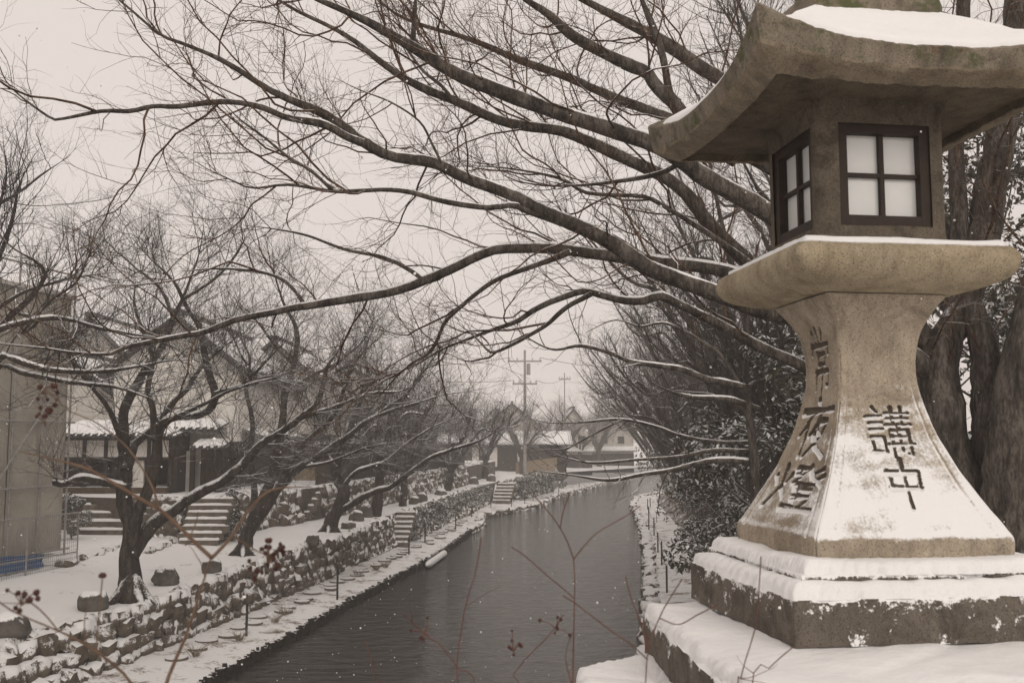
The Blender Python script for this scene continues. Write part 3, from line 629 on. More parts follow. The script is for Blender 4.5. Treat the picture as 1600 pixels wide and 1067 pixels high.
def build_tree(name,label,base,limbs,lv,barkm,twigm,group=None,seed=0,cat='tree',roots=0,snow=True,sides=9):
    r=np.random.default_rng(seed); t_=thing(name,label,cat,base,group); tb=cat_b(limbs,sides)
    if roots:
        rt=[]
        for k in range(roots):
            a=k*6.28/roots+r.uniform(-.3,.3); q=np.array(base); rr=limbs[0][1][0,0]; P=np.array([q+[math.cos(a)*rr*.1,math.sin(a)*rr*.1,rr*1.9],q+[math.cos(a)*rr*.85,math.sin(a)*rr*.85,rr*.6],q+[math.cos(a)*rr*1.9,math.sin(a)*rr*1.9,-.06]]); rt.append((P[None],np.array([[rr*.3,rr*.42,rr*.2]])))
        for P,Rd in rt: V,Q=tubes(P,Rd,7); tb.add(V,Q)
    VV,FF=tb.out(); ctrn=fbm(VV,6,1)[:,None]*.5+fbm(VV,17,2)[:,None]*.5; big=np.concatenate([np.repeat(Rd.ravel(),sides) for P,Rd in limbs]+[np.full(len(VV)-sum(P.shape[1]*sides for P,_ in limbs),.05)])[:,None]; VV=VV+np.array([1,.8,.2])*ctrn*np.minimum(big*.13,.03); tr=part('trunk',VV,FF,barkm,t_,True); allb=list(limbs); crown=MB(); prev=limbs; snb=[]
    for li,L in enumerate(lv):
        nxt=[]
        for P,Rd in prev:
            o=spawn(P,Rd,r=r,**L)
            if len(o[0]): nxt.append(o)
        # join batches of equal length
        if not nxt: break
        nx=[(np.concatenate([a for a,_ in nxt]),np.concatenate([b for _,b in nxt]))]
        V,Q=tubes(*nx[0],5 if li==0 else 3); crown.add(V,Q)
        if li==0: snb=nx
        prev=nx if li>0 else nx+[(P[:,n_//2:],Rd[:,n_//2:]) for P,Rd in limbs for n_ in [P.shape[1]] if Rd[0].mean()<.06]
    if crown.n: crown.part('crown',twigm,t_)
    if snow:
        sb=snow_tubes(list(limbs)+snb,r)
        if sb.n: sb.part('snow','snow',tr,True)
    return t_
def L(dens,L0,L1,ang,up,npt,wig,rmax,t0=.15,trop=.05,bias=None): return dict(dens=dens,L0=L0,L1=L1,ang=ang,up=up,npt=npt,wig=wig,rmax=rmax,t0=t0,trop=trop,bias=bias)
# ---- the big tree behind the lantern whose limbs sweep over the canal
A_l=[limb([(1545,905),(1530,820),(1505,750),(1482,670),(1471,590),(1479,530),(1505,480),(1528,420),(1545,340),(1558,250),(1575,150),(1590,0),(1600,-60)],7.6,8.2,80,52,54,tip=1.),
 limb([(1562,905),(1553,820),(1549,720),(1548,640),(1544,580),(1533,520),(1518,475)],7.7,7.7,76,56,40,tip=.8),
 limb([(1592,905),(1577,800),(1574,710),(1590,610),(1612,520),(1640,400),(1665,240),(1680,100)],7.4,7.2,96,58,44,tip=1.),
 limb([(1522,470),(1504,400),(1498,300),(1495,200),(1500,80),(1510,-40)],7.9,8.3,36,28,30,tip=1.),
 # limbs over the water
 limb([(1478,600),(1400,545),(1300,512),(1200,486),(1123,460),(1065,438),(1007,414),(969,388),(912,358),(837,326),(800,305),(725,277),(680,256),(612,244),(567,221),(540,200),(500,176),(430,146),(350,96),(290,70),(250,55),(215,25),(180,-5),(160,-30)],7.8,6.9,44,10,70),
 limb([(567,223),(544,214),(506,194),(450,184),(405,166),(349,158),(277,167),(240,166),(202,174),(157,174),(94,186),(75,182),(22,142),(2,112),(-12,60)],7.1,6.5,17,3.5,50),
 limb([(1474,640),(1330,520),(1230,455),(1150,390),(1100,338),(1081,312),(1044,281),(987,251),(931,226),(875,205),(819,196),(770,184),(710,157),(650,133),(601,101),(549,61),(500,34),(469,20),(431,-2),(400,-22)],8.3,8.8,40,12,60),
 limb([(1476,560),(1360,440),(1200,334),(1100,275),(1062,251),(1017,226),(950,202),(894,184),(830,161),(762,135),(695,105),(639,71),(586,41),(537,17),(495,-2),(440,-30)],7.9,7.4,46,24,60),
 limb([(1494,490),(1350,350),(1180,250),(1100,210),(1051,185),(987,162),(931,139),(875,116),(811,94),(770,75),(725,58),(669,42),(624,25),(594,3),(560,-25)],8.6,9.6,34,10,50),
 limb([(1150,250),(1100,215),(1070,180),(1055,161),(1025,135),(1008,112),(985,102),(950,86),(894,56),(856,22),(822,0),(790,-30)],8.4,8.0,34,20,34),
 limb([(1520,420),(1400,280),(1200,168),(1100,110),(1062,83),(1025,60),(969,30),(912,0),(860,-30)],8.4,9.0,38,26,34),
 limb([(1062,160),(1047,146),(1036,94),(1025,56),(1002,0),(990,-30)],8.3,8.0,17,12,20),
 limb([(880,350),(826,330),(800,320),(762,324),(695,315),(642,300),(605,296),(560,298),(519,299),(450,289),(394,294),(356,279),(319,262),(300,249),(277,246)],7.4,6.9,15,3,40),
 limb([(519,298),(487,268),(450,245),(412,214),(375,187),(349,160)],7.0,6.9,8,4,20),
 limb([(1470,640),(1350,520),(1230,455),(1130,424),(1065,415),(1007,406),(938,398),(892,390),(865,387),(815,387),(777,390),(738,404),(700,423),(662,439),(628,451),(559,465),(491,477),(463,480),(432,487),(363,501),(319,518),(284,525),(249,532),(199,542),(171,553),(118,551),(71,544),(0,537),(-40,530)],8.2,8.6,34,7,80),
 limb([(892,393),(854,408),(796,429),(765,444),(731,470),(697,501),(687,522),(673,549),(645,567),(621,587),(594,618),(572,650)],8.3,8.9,13,3,40),
 limb([(662,439),(645,425),(600,402),(540,390),(480,368),(430,358),(380,352)],8.4,8.8,10,3,26),
 limb([(477,478),(462,455),(440,436),(400,424),(340,420),(280,424)],8.5,8.9,9,2.5,26),
 limb([(1510,720),(1400,650),(1320,605),(1250,569),(1200,546),(1142,515),(1084,486),(1046,466),(1031,461),(1007,469),(977,469),(938,460),(911,454),(873,467),(835,485),(808,502),(769,515),(738,527),(697,543),(673,556),(640,575),(600,582)],7.7,8.8,32,5,70),
 limb([(925,458),(884,481),(854,508),(827,524),(800,538),(769,550),(754,538),(738,523),(715,505)],8.3,8.5,12,4,30),
 limb([(710,160),(690,135),(660,110),(630,70),(600,45),(590,20)],8.6,8.4,8,3,20),
 limb([(645,72),(646,45),(650,-10)],7.5,7.5,11,9,10),
 limb([(690,255),(675,225),(655,190),(610,160),(560,140),(520,120)],7.2,7.0,6,2,22),
 limb([(1064,253),(1040,268),(1006,277),(950,285),(897,290),(860,284)],7.82,8.2,12,4,26),
 limb([(1240,462),(1150,395),(1100,360),(1044,326),(1006,307),(950,304),(912,300),(875,279),(800,264),(720,258)],8.25,8.5,16,3,34)]
Alv=[L(2.7,.7,2.5,46,.35,12,.19,.0105,.22,.035),L(6.4,.3,1.05,44,.20,8,.22,.0038,.08,.03),L(9.0,.12,.42,42,.18,5,.24,.0021,.1,.03)]
build_tree('overhanging_tree','multi stemmed tree with red brown trunks behind the lantern, limbs sweeping over the canal',(3.62,7.6,3.25),A_l,Alv,'right_bark','right_twig',seed=5,sides=10)
bpy.data.objects['overhanging_tree'].children[0].data.materials[0]=M['red_bark']
# ---- broken leaning tree on the right bank with level snowy branches
B_l=[limb([(1185,900),(1182,800),(1178,720),(1172,660),(1162,604)],15.5,15.2,22,16,26,tip=1.),
 limb([(1162,604),(1130,597),(1103,592),(1065,577),(1027,571),(984,565),(950,550),(907,540),(865,546),(827,529),(800,505)],15.2,14.6,15,4,40),
 limb([(1178,705),(1142,704),(1107,704),(1065,713),(1007,717),(930,723),(892,717),(850,703)],15.4,15.6,10,3,36),
 limb([(1180,722),(1140,720),(1103,721),(1046,734),(1000,742),(950,750),(892,742),(834,734)],15.4,15.2,13,3,36),
 limb([(1175,690),(1120,690),(1061,680),(1027,667),(969,655),(915,659),(865,661),(830,655)],15.4,17,9,3,36),
 limb([(969,656),(930,677),(884,703),(870,720)],16.2,16.4,5,2.5,20),
 limb([(1185,640),(1142,625),(1084,621),(1046,611),(1019,598)],15.3,14.6,14,6,26),
 limb([(1165,620),(1130,560),(1090,530),(1040,505),(1000,510),(960,500),(915,520)],15.2,15.5,10,3,30)]
Blv=[L(1.6,.5,1.3,45,.25,8,.15,.012,.2,.02),L(3.2,.25,.7,42,.1,6,.18,.006,.1,.03),L(5,.12,.35,40,.1,4,.2,.0035,.1,.03)]
build_tree('leaning_tree','broken leaning tree with level snow lined branches reaching low over the canal',tuple(at(1185,905,2.3) if False else (dp(1185,900,15.5)-[0,0,.15])),B_l,Blv,'right_bark','right_twig',seed=6)
# ---- cherry trees along the terrace
def YT(px,py): return att(px,py)
q=YT(205,940); Y=q[1]
T1=[limb([(206,945),(203,900),(205,855),(206,825),(197,795),(194,758),(194,726),(192,687),(192,649),(197,628),(214,599),(231,571),(253,542),(271,496),(285,468),(296,440),(310,400),(318,360)],Y,Y+.4,54,4,56,power=.55),
 limb([(207,850),(213,809),(227,777),(240,738),(245,700),(248,672),(262,655),(278,651),(307,649),(329,636),(336,614),(326,585),(320,555),(313,514),(292,478),(271,439),(231,400),(205,370)],Y,Y-1.2,27,4,56),
 limb([(196,760),(164,753),(125,746),(100,756),(83,752)],Y,Y-.8,17,13,20,tip=1.),
 limb([(208,868),(234,828),(272,796),(323,764),(371,735),(401,700),(442,673),(470,652),(497,625),(511,573),(525,553),(545,520),(560,480)],Y,Y+1.6,29,4,56),
 limb([(470,652),(491,646),(532,632),(577,615),(620,612),(660,600)],Y+1.3,Y+2,11,3,30),
 limb([(196,735),(211,694),(237,671),(262,640),(269,630),(291,608),(310,579),(345,545),(380,520)],Y,Y+1.2,20,5,36),
 limb([(243,690),(237,633),(231,611),(238,560),(225,520),(210,480),(212,440)],Y-.4,Y-.9,16,5,36),
 limb([(250,660),(300,640),(350,615),(390,600),(430,590),(470,575)],Y-.6,Y-1.8,10,3,32),
 limb([(336,614),(380,600),(420,560),(450,530)],Y-.8,Y-1.6,9,3,26),
 limb([(194,700),(170,640),(140,600),(110,560),(90,520)],Y,Y-1.5,13,4,30),
 limb([(271,496),(250,450),(215,420),(180,390),(150,360)],Y+.2,Y+.8,9,3,26),
 limb([(285,468),(330,440),(360,410),(385,370)],Y+.3,Y+1,8,3,24)]
Clv=[L(4.8,1.1,3.2,54,.35,10,.17,.012,.25,.03),L(7.0,.4,1.2,46,.25,6,.20,.0058,.08,.04),L(7.6,.18,.55,42,.28,4,.20,.0040,.1,.05)]
grp='cherry trees on the terrace'
build_tree('cherry_tree','old forked cherry tree with a cut stub and long snowy limb before the veranda',q,T1,Clv,'cherry_bark','twig_bark',grp,11,roots=6)
q=YT(380,868); Y=q[1]
T2=[limb([(380,872),(384,840),(393,815),(406,789),(424,752),(433,713),(442,656),(445,614),(459,571),(463,517),(442,471),(430,430),(425,395)],Y,Y+.4,32,4,44,power=.7),
 limb([(388,832),(410,800),(435,763),(468,731),(500,711),(545,680),(577,656),(611,642),(650,630),(700,615),(740,612)],Y,Y+.8,22,3,44),
 limb([(398,806),(398,760),(392,710),(395,660),(385,610),(390,560),(372,520)],Y+.1,Y+.8,16,5,34),
 limb([(445,614),(480,590),(520,570),(560,540),(590,500)],Y+.3,Y+1.2,9,3,28),
 limb([(459,571),(430,540),(400,500),(370,470)],Y+.3,Y-.7,8,3,24),(limb([(435,763),(470,700),(520,650),(540,600),(560,560),(600,520)],Y,Y-1.2,14,4,36)),
 limb([(468,731),(520,720),(570,700),(620,690)],Y+.3,Y-.6,8,3,24)]
build_tree('cherry_tree','cherry tree with two leaning snow streaked stems at the foot of the house steps',q,T2,Clv,'cherry_bark','twig_bark',grp,12,roots=5)
q=YT(514,834); Y=q[1]
T3=[limb([(512,838),(517,812),(530,788),(536,765),(527,745),(524,727),(534,705),(550,670),(560,630),(575,590),(570,550),(585,510)],Y,Y+.4,30,4,40),
 limb([(530,797),(550,788),(574,772),(610,760),(646,734),(675,714),(708,702),(745,690),(780,672),(810,660)],Y,Y-.6,15,3,44),
 limb([(535,760),(560,735),(600,722),(640,690),(680,665),(720,650)],Y,Y+1,11,3,34),
 limb([(524,730),(505,700),(500,660),(480,620),(470,590)],Y,Y+.6,11,4,30),
 limb([(550,670),(600,640),(640,610),(670,570),(690,540)],Y+.3,Y+.8,9,3,30),
 limb([(560,632),(530,590),(520,550)],Y+.3,Y,7,3,22)]
Dlv=[L(4.6,1.2,3.2,52,.35,9,.15,.014,.2,.03),L(5.6,.5,1.3,46,.22,5,.18,.0074,.08,.04),L(5.4,.22,.6,42,.25,4,.20,.0052,.1,.05)]
build_tree('cherry_tree','short cherry tree with a low limb arching beside the two snow capped rocks',q,T3,Dlv,'cherry_bark','twig_bark',grp,13,roots=5)
def wild_limbs(base,h,spread,r0,n,seed,lean=(0,0)):
    r=np.random.default_rng(seed); b=np.array(base,float); th=h*r.uniform(.26,.36); top=b+np.array([lean[0]*.35+r.normal(0,.12),lean[1]*.35+r.normal(0,.1),th]); out=[]
    pts=[[*(b-[0,0,.15]),r0*1.25],[*(b+(top-b)*.5+[r.normal(0,.08),0,0]),r0],[*top,r0*.85]]; S=spline(pts,20); out.append((S[None,:,:3],S[None,:,3]))
    for k in range(n):
        a=6.28*k/n+r.uniform(-.4,.4); e=np.array([math.cos(a)*spread*r.uniform(.6,1.1)+lean[0],math.sin(a)*spread*r.uniform(.6,1.1)+lean[1],h*r.uniform(.62,1.02)]); m=(top+b+e)/2*[1,1,1]+[r.normal(0,.2),r.normal(0,.2),h*r.uniform(-.04,.10)]
        m2=b+e*.78+[r.normal(0,.15),r.normal(0,.15),h*.02]; S=spline([[*(top-[0,0,th*r.uniform(0,.35)]),r0*.6],[*m,r0*.36],[*m2,r0*.2],[*(b+e),r0*.08]],26); out.append((S[None,:,:3],S[None,:,3]))
    return out
for (px,py,lab,h,sp,r0,lean,sd_) in [(586,808,'leaning cherry tree standing above the head of the lower stone steps',6.0,2.6,.20,(.5,0),41),(629,791,'slim cherry tree between the stone steps tree and the paired round rocks',5.6,2.4,.16,(.3,.3),42),(658,775,'upright cherry tree behind the pair of round rocks',5.8,2.6,.20,(.2,0),43),(697,768,'cherry tree forking low above the ivy covered wall',6.0,2.8,.22,(.8,0),44),(756,750,'cherry tree at the terrace end before the long dark building',6.2,3.0,.24,(.6,0),45)]:
    q=YT(px,py); build_tree('cherry_tree',lab,q,wild_limbs(q,h,sp,r0,8,sd_,lean),[L(4.2,1.2,3.0,54,.35,8,.15,.014,.2,.03),L(5.2,.5,1.3,46,.2,5,.18,.0085,.1,.03),L(4.4,.25,.65,42,.3,3,.2,.0065,.1,.04)],'cherry_bark','twig_bark',grp,sd_,sides=7)
# cherry tree left of the view: its limbs come in from the side
q=np.array([-9.6,16.6,1.15]); Y=16.6
T0=[limb([(-98,990),(-90,900),(-84,800),(-80,700),(-70,620),(-50,560),(0,512),(22,486),(45,468),(63,445),(72,429),(60,410),(45,402),(11,380),(-10,350)],Y,Y-.4,54,6,44,power=.7),
 limb([(-70,620),(-30,535),(0,515),(34,504),(74,497),(108,499),(157,513),(214,523),(260,527),(300,520)],Y,Y-1.5,18,4,40),
 limb([(-80,690),(-40,590),(0,560),(13,558),(56,573),(90,580),(157,580),(225,571),(260,564),(320,560)],Y,Y-1.2,20,4,40),
 limb([(-82,720),(-40,610),(0,571),(34,582),(67,589),(112,598),(180,605),(240,625),(280,650)],Y,Y-.5,19,4,40),
 limb([(-60,590),(-30,480),(0,400),(20,340),(30,290),(55,240)],Y,Y+.5,15,4,34),
 limb([(-30,500),(30,460),(90,440),(140,430),(190,425)],Y,Y+.6,10,3,30),
 limb([(-50,560),(-10,440),(-5,340),(10,280),(5,220)],Y,Y-.6,13,4,30),
 limb([(20,487),(60,500),(35,520),(80,470),(120,440),(140,400),(170,370)],Y-.2,Y-1,8,3,30),
 limb([(-20,330),(30,300),(70,270),(100,250)],Y,Y+.3,7,3,20)]
build_tree('cherry_tree','cherry tree beside the sheeted scaffold, limbs spreading in front of it',q,T0,[L(4.4,.8,2.1,48,.55,9,.14,.011,.22,.05),L(5.2,.4,1.0,42,.4,6,.15,.0055,.10,.05),L(6.0,.16,.48,40,.35,4,.17,.0036,.1,.06)],'cherry_bark','twig_bark',grp,14,roots=5)
# ---- bare trees of the right bank
def slope_z(x,y): 
    a=lx(RP,y); b=lx(RS,y); return float(np.interp(x,[a,b],[PZ,3.3]))
RB=[('bare tree leaning over the water from the steep right bank behind the leaning tree',3.2,19.5,8.5,2.9,.17,(-1.6,0)),('tall thin bare tree among the evergreens of the right bank',4.2,24,9.5,2.8,.17,(-1.6,0)),('bare tree rising behind the snowy evergreens of the right bank',5.0,29,10,3.2,.20,(-2.0,0)),('bare tree with dense twigs above the posts of the right path',3.9,36,9,3.2,.20,(-2.2,0)),('broad bare tree overhanging the water beyond the right path posts',4.3,44,9.5,3.6,.22,(-2.8,0)),('twiggy bare tree at the far end of the right path',4.6,54,10,3.8,.24,(-3,0)),('grey bare tree where the right bank bends away',5.0,66,10,4,.26,(-3,0)),('far bare tree beyond the bend of the canal',6.0,82,11,4.5,.30,(-2,0)),('slim bare tree between the leaning tree and the evergreens',3.0,22,9,2.4,.13,(-1.5,0)),('slender bare tree close behind the right path shrubs',2.6,32,8.5,2.8,.15,(-2,0)),('crooked bare tree reaching far over the canal from the right',2.8,40,8,3.2,.17,(-2.8,0)),('bushy bare tree past the last post of the right path',3.0,49,8.5,3.4,.2,(-2.8,0)),('spreading bare tree near the water at the canal bend',2.8,60,8.5,3.8,.22,(-3,0)),('last bare tree before the canal bends from sight',2.6,74,9,4,.24,(-3,0)),
('tall bare tree just beyond the leaning tree of the right bank',4.4,17.5,11,2.6,.15,(-1.2,0)),('lofty bare tree rising through the evergreens of the right bank',5.0,21,12,3,.17,(-1.6,0)),('high spreading bare tree above the round evergreen',5.4,26,12,3.2,.19,(-2,0)),('faint bare tree in front of the far utility pole',1.0,91,7.0,4.0,.20,(0,0)),('bare tree hiding the gable of the far white house',5.2,108,8.5,4.5,.24,(0,0)),('bare tree in front of the far grey house',10.2,117,9,5,.26,(0,0)),('low bare tree at the end of the tan fence',7.6,112,7,4,.22,(0,0)),('bare tree beyond the long dark building',-6.5,108,9,5,.26,(0,0)),('pale far bare tree over the bend of the canal',13.5,124,10,5.5,.3,(0,0))]
for k,(lab,dx,Y,h,sp,r0,lean) in enumerate(RB):
    x=lx(WRg,Y)+dx if Y<90 else dx; z=slope_z(x,Y) if Y<90 else 1.4
    far_=Y>27; b=(x,Y,z-.1)
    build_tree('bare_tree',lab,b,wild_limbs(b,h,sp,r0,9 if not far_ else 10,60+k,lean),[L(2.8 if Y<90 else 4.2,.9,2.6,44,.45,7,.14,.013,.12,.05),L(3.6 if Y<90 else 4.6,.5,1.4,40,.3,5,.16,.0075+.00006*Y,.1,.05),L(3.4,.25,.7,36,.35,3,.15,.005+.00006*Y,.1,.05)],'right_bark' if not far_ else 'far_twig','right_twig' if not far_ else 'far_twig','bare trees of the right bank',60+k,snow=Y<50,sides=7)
# ---- evergreens
def leaves(cs,rs,n,size,r,flat=.75):
    """n leaf blades over ellipsoid clumps cs (m,3) radii rs (m)"""
    i=r.integers(0,len(cs),n); d=unit(r.normal(size=(n,3))); rad=r.uniform(.35,1.05,n)**.5; c=cs[i]+d*(rs[i]*rad)[:,None]*np.array([1,1,flat])
    nrm=unit(d*.6+r.normal(0,.55,(n,3))+[0,0,.45]); a=unit(np.cross(nrm,r.normal(size=(n,3)))); b=np.cross(nrm,a); s=(size*r.uniform(.6,1.35,n))[:,None]
    V=np.stack([c-a*s,c-b*s*.45+nrm*s*.12,c+a*s-nrm*s*.15,c+b*s*.45+nrm*s*.12],1).reshape(-1,3); return V,np.arange(4*n).reshape(-1,4)
def evergreen(name,label,base,h,rad,n,size,seed,group,mat_='evergreen_leaf',zlow=.12,cat='tree',nclump=34):
    r=np.random.default_rng(seed); t_=thing(name,label,cat,base,group); b=np.array(base); cs=[];rs=[]
    for k in range(nclump):
        u=r.uniform(zlow,1); w=rad*math.sin(math.pi*min(1,.18+u*.80))**.7*r.uniform(.35,1.05); a=r.uniform(0,6.28); cs.append(b+[math.cos(a)*w,math.sin(a)*w,h*u]); rs.append(rad*r.uniform(.20,.40))
    cs=np.array(cs);rs=np.array(rs); V,Q=leaves(cs,rs,n,size,r); part('crown',V,Q,mat_,t_)
    S=[spline([[*(b-[0,0,.15]),.09*rad/1.6],[*(b+[r.normal(0,.1),0,h*.5]),.06*rad/1.6],[*(b+[0,0,h*.9]),.02]],14)]
    for c in cs[::3]: S.append(spline([[*(b+[0,0,max(.1,(c[2]-b[2])*.6)]),.03],[*((b+c)/2+[0,0,(c[2]-b[2])*.25]),.02],[*c,.006]],14))
    mb=MB(); P=np.array(S); V,Q=tubes(P[...,:3],P[...,3],5); mb.add(V,Q); mb.part('trunk','right_bark',t_,True); return t_
EV=[('glossy evergreen with snow on its leaves left of the lantern pillar',4.9,19,5.2,1.7,7000),('dense evergreen behind the leaning tree of the right bank',5.5,23.5,5.6,1.9,7000),('round evergreen above the hedge of the right path',6.4,28,5,1.8,6000),('dark evergreen straight behind the lantern pillar',5.3,14.5,5.5,1.5,6000),('tall evergreen right of the red brown trunks',8.2,14.5,7.5,2.0,8000),('evergreen between the red brown trunks and the lantern',6.9,17.5,6.5,1.9,7000),('large evergreen filling the gap behind the red brown trunks',9.6,20,8.5,2.6,9000),('low evergreen beyond the second post of the right path',7.4,34,4.6,1.8,5000),('far evergreen on the right bank',8.6,43,5,2.2,4500),('farthest evergreen on the right bank before the bend',9.6,53,5.5,2.6,4000)]
for k,(lab,x,Y,h,rd,n) in enumerate(EV):
    z=slope_z(x,Y)-.1; evergreen('evergreen_tree',lab,(x,Y,z),h,rd,n,.062+.0006*Y,80+k,'evergreens of the right bank')
# hedge shrubs between right path and slope
for k,Y in enumerate([19,21.5,24,26.5,29.5,33,37,42,48,56]):
    x=lx(RP,Y)+.75; z=slope_z(x,Y)-.05; b=np.array([x,Y,z]); r=np.random.default_rng(300+k)
    lab=['bushy','twiggy','low','tangled','rounded','broad','thin','drooping','ragged','small'][k]+' brown shrub with snow dusted twigs along the right path'
    t_=thing('shrub',lab,'shrub',b,'shrubs beside the right path'); st=[]
    for j in range(26):
        a=r.uniform(0,6.28); w=r.uniform(.1,1.1); e=b+[math.cos(a)*w,math.sin(a)*w*1.3,r.uniform(.8,1.9)]; S=spline([[*(b+[math.cos(a)*.15,math.sin(a)*.15,-.05]),.014],[*((b+e)/2+[0,0,.2]),.010],[*e,.004]],12); st.append(S)
    P=np.array(st); V,Q=tubes(P[...,:3],P[...,3],4); part('stems',V,Q,'right_bark',t_)
    o1=spawn(P[...,:3],P[...,3],9,.2,.6,45,.2,5,.2,.006,r); o2=spawn(*o1,8,.1,.3,45,.1,3,.2,.004,r); mb=MB(); mb.add(*tubes(*o1,3)); mb.add(*tubes(*o2,3)); mb.part('twigs','right_twig',t_)
    cs=P[:,8,:3]; V,Q=leaves(cs,np.full(len(cs),.3),500,.045,r); part('foliage',V,Q,'snowy_leaf' if k%2 else 'dry_grass',t_)
# ================================================================ houses on the left bank
SH=R(-9)   # the row follows the canal
def gable(name,label,x0,x1,y0,y1,z0,ze,zr,wallm,parts=None,ov=.45,tile=True,seed=0,lower=None,cat='building'):
    """storehouse: ridge runs along y, gable toward -y"""
    t_=thing(name,label,cat,((x0+x1)/2,(y0+y1)/2,z0)); xm=(x0+x1)/2
    V=np.array([[x0,y0,z0-.4],[x1,y0,z0-.4],[x1,y1,z0-.4],[x0,y1,z0-.4],[x0,y0,ze],[x1,y0,ze],[x1,y1,ze],[x0,y1,ze],[xm,y0,zr],[xm,y1,zr]])
    part('wall',V,[np.array([[0,1,5,4],[1,2,6,5],[2,3,7,6],[3,0,4,7]]),np.array([[4,5,8],[6,7,9]])],wallm,t_)
    sl=(zr-ze)/(xm-x0)
    for sgn in (-1,1):
        xe=xm+sgn*(x1-xm+ov); zE=zr-sl*(x1-xm+ov); ya,yb=y0-ov*.8,y1+ov*.8
        def slab(o0,o1,e,ins=0,zshift=0):
            a=np.array([[xm,ya+ins,zr+o0],[xe-sgn*ins,ya+ins,zE+o0],[xe-sgn*ins,yb-ins,zE+o0],[xm,yb-ins,zr+o0]]); b=a+[0,0,o1-o0]; return np.concatenate([a,b])
        rp_=part('roof_slope',slab(.02,.16,0),BQ,'roof_tile',t_)
        # tile ribs, visible at the eave
        mb=MB()
        for yy in np.arange(ya+.15,yb-.1,.30):
            P=np.array([[[xm,yy,zr+.15],[xe+sgn*.03,yy,zE+.15]]]); V2,Q2=tubes(P,np.full((1,2),.075),6); mb.add(V2,Q2)
        mb.part('tile_ribs','roof_tile',rp_,kind='stuff')
        n1,n2=14,30; u=np.linspace(0,1,n1); v=np.linspace(0,1,n2); U,W=np.meshgrid(u,v); th=.20
        X=xm+(xe-sgn*.10-xm)*U; Yv=ya+.08+(yb-ya-.16)*W; Z=zr+(zE-zr)*U*.97+.16; e=np.minimum(np.minimum(U+1,1-U)*6,np.minimum(W,1-W)*(yb-ya)*3); T=th*np.sqrt(np.clip(1-(1-np.clip(e,0,1))**2,0,1)); Pt=np.stack([X,Yv,Z+T],-1); Pt[...,2]+=.03*fbm(Pt,1.5,seed)*np.clip(e,0,1)
        i=np.arange(n1*n2).reshape(n2,n1); Q=np.stack([i[:-1,:-1],i[:-1,1:],i[1:,1:],i[1:,:-1]],-1).reshape(-1,4); part('snow',Pt.reshape(-1,3),Q,'snow',rp_,True)
        P=np.array([[[xm,ya-.01,zr+.10],[xe,ya-.01,zE+.10]]]); V2,Q2=tubes(P,np.full((1,2),.10),6); part('verge_board',V2,Q2,'roof_tile',t_)
    part('ridge',boxv(xm-.16,xm+.16,y0-ov*.8,y1+ov*.8,zr+.16,zr+.42),BQ,'roof_tile',t_)
    sv=snowcap([(xm-.15,y0-ov*.75),(xm+.15,y0-ov*.75),(xm+.15,y1+ov*.75),(xm-.15,y1+ov*.75)],zr+.42,.09,60,seed); part('ridge_snow',sv[0],sv[1],'snow',t_,True)
    return t_
def pent(parent,x0,x1,y0,y1,zl,zh,face='x',seed=0,over=.0):
    """small tiled pent roof; low edge at x1 (face x) or at y0 (face y)"""
    if face=='x': V=np.array([[x0,y0,zh],[x1,y0,zl],[x1,y1,zl],[x0,y1,zh]]); 
    else: V=np.array([[x0,y0,zl],[x1,y0,zl],[x1,y1,zh],[x0,y1,zh]])
    o=part('pent_roof',np.concatenate([V-[0,0,.07],V]),BQ,'roof_tile',parent); mb=MB()
    if face=='x':
        for yy in np.arange(y0+.12,y1,.24): mb.add(*tubes(np.array([[[x0,yy,zh],[x1+.04,yy,zl]]]),np.full((1,2),.065),6))
    else:
        for xx in np.arange(x0+.12,x1,.24): mb.add(*tubes(np.array([[[xx,y1,zh],[xx,y0-.04,zl]]]),np.full((1,2),.065),6))
    mb.part('tile_ribs','roof_tile',o,kind='stuff')
    n1,n2=10,24; U,W=np.meshgrid(np.linspace(0,1,n1),np.linspace(0,1,n2)); e=np.clip(np.minimum(np.minimum(U,1-U)*7,np.minimum(W,1-W)*14),0,1); T=.13*np.sqrt(1-(1-e)**2)
    if face=='x': Pt=np.stack([x0+(x1-.06-x0)*U,y0+.05+(y1-y0-.1)*W,zh+(zl-zh)*U*.96+T],-1)
    else: Pt=np.stack([x0+.05+(x1-x0-.1)*W,y0+.06+(y1-y0-.06)*U,zl+(zh-zl)*U+T],-1)
    Pt[...,2]+=.015*fbm(Pt,3,seed)*e
    i=np.arange(n1*n2).reshape(n2,n1); Q=np.stack([i[:-1,:-1],i[:-1,1:],i[1:,1:],i[1:,:-1]],-1).reshape(-1,4); part('snow',Pt.reshape(-1,3),Q if face=='x' else Q[:,::-1],'snow',o,True)
# raised ground of the houses, with rubble faces
ug=np.array([(-9.35,30.4),(-7.3,38),(-5.8,50),(-3.0,72),(-1.5,90),(-60,90),(-60,31.6),(-13.8,31.6),(-11.2,30.4)]); nU=len(ug)
V=np.concatenate([np.c_[ug,np.full(nU,.8)],np.c_[ug,np.full(nU,UZ)]]); i=np.arange(nU)
ho=struct('house_ground',V,[np.stack([i,(i+1)%nU,nU+(i+1)%nU,nU+i],-1)],'soil')
sv=snowcap(ug,UZ,.05,300,8,.02); part('snow',sv[0],sv[1],'snow',ho,True)
Ls=np.array([(-9.25,30.3),(-7.2,38),(-5.7,50),(-2.9,72)]); 
rubble_wall('upper_stone_wall','rubble stone wall holding up the ground of the white storehouses',Ls,Ls+[-.15,0],1.6,UZ,30.4,70,.42,15,gaps=((36.4,38.6),),limit=200,ztf=lambda y:UZ)
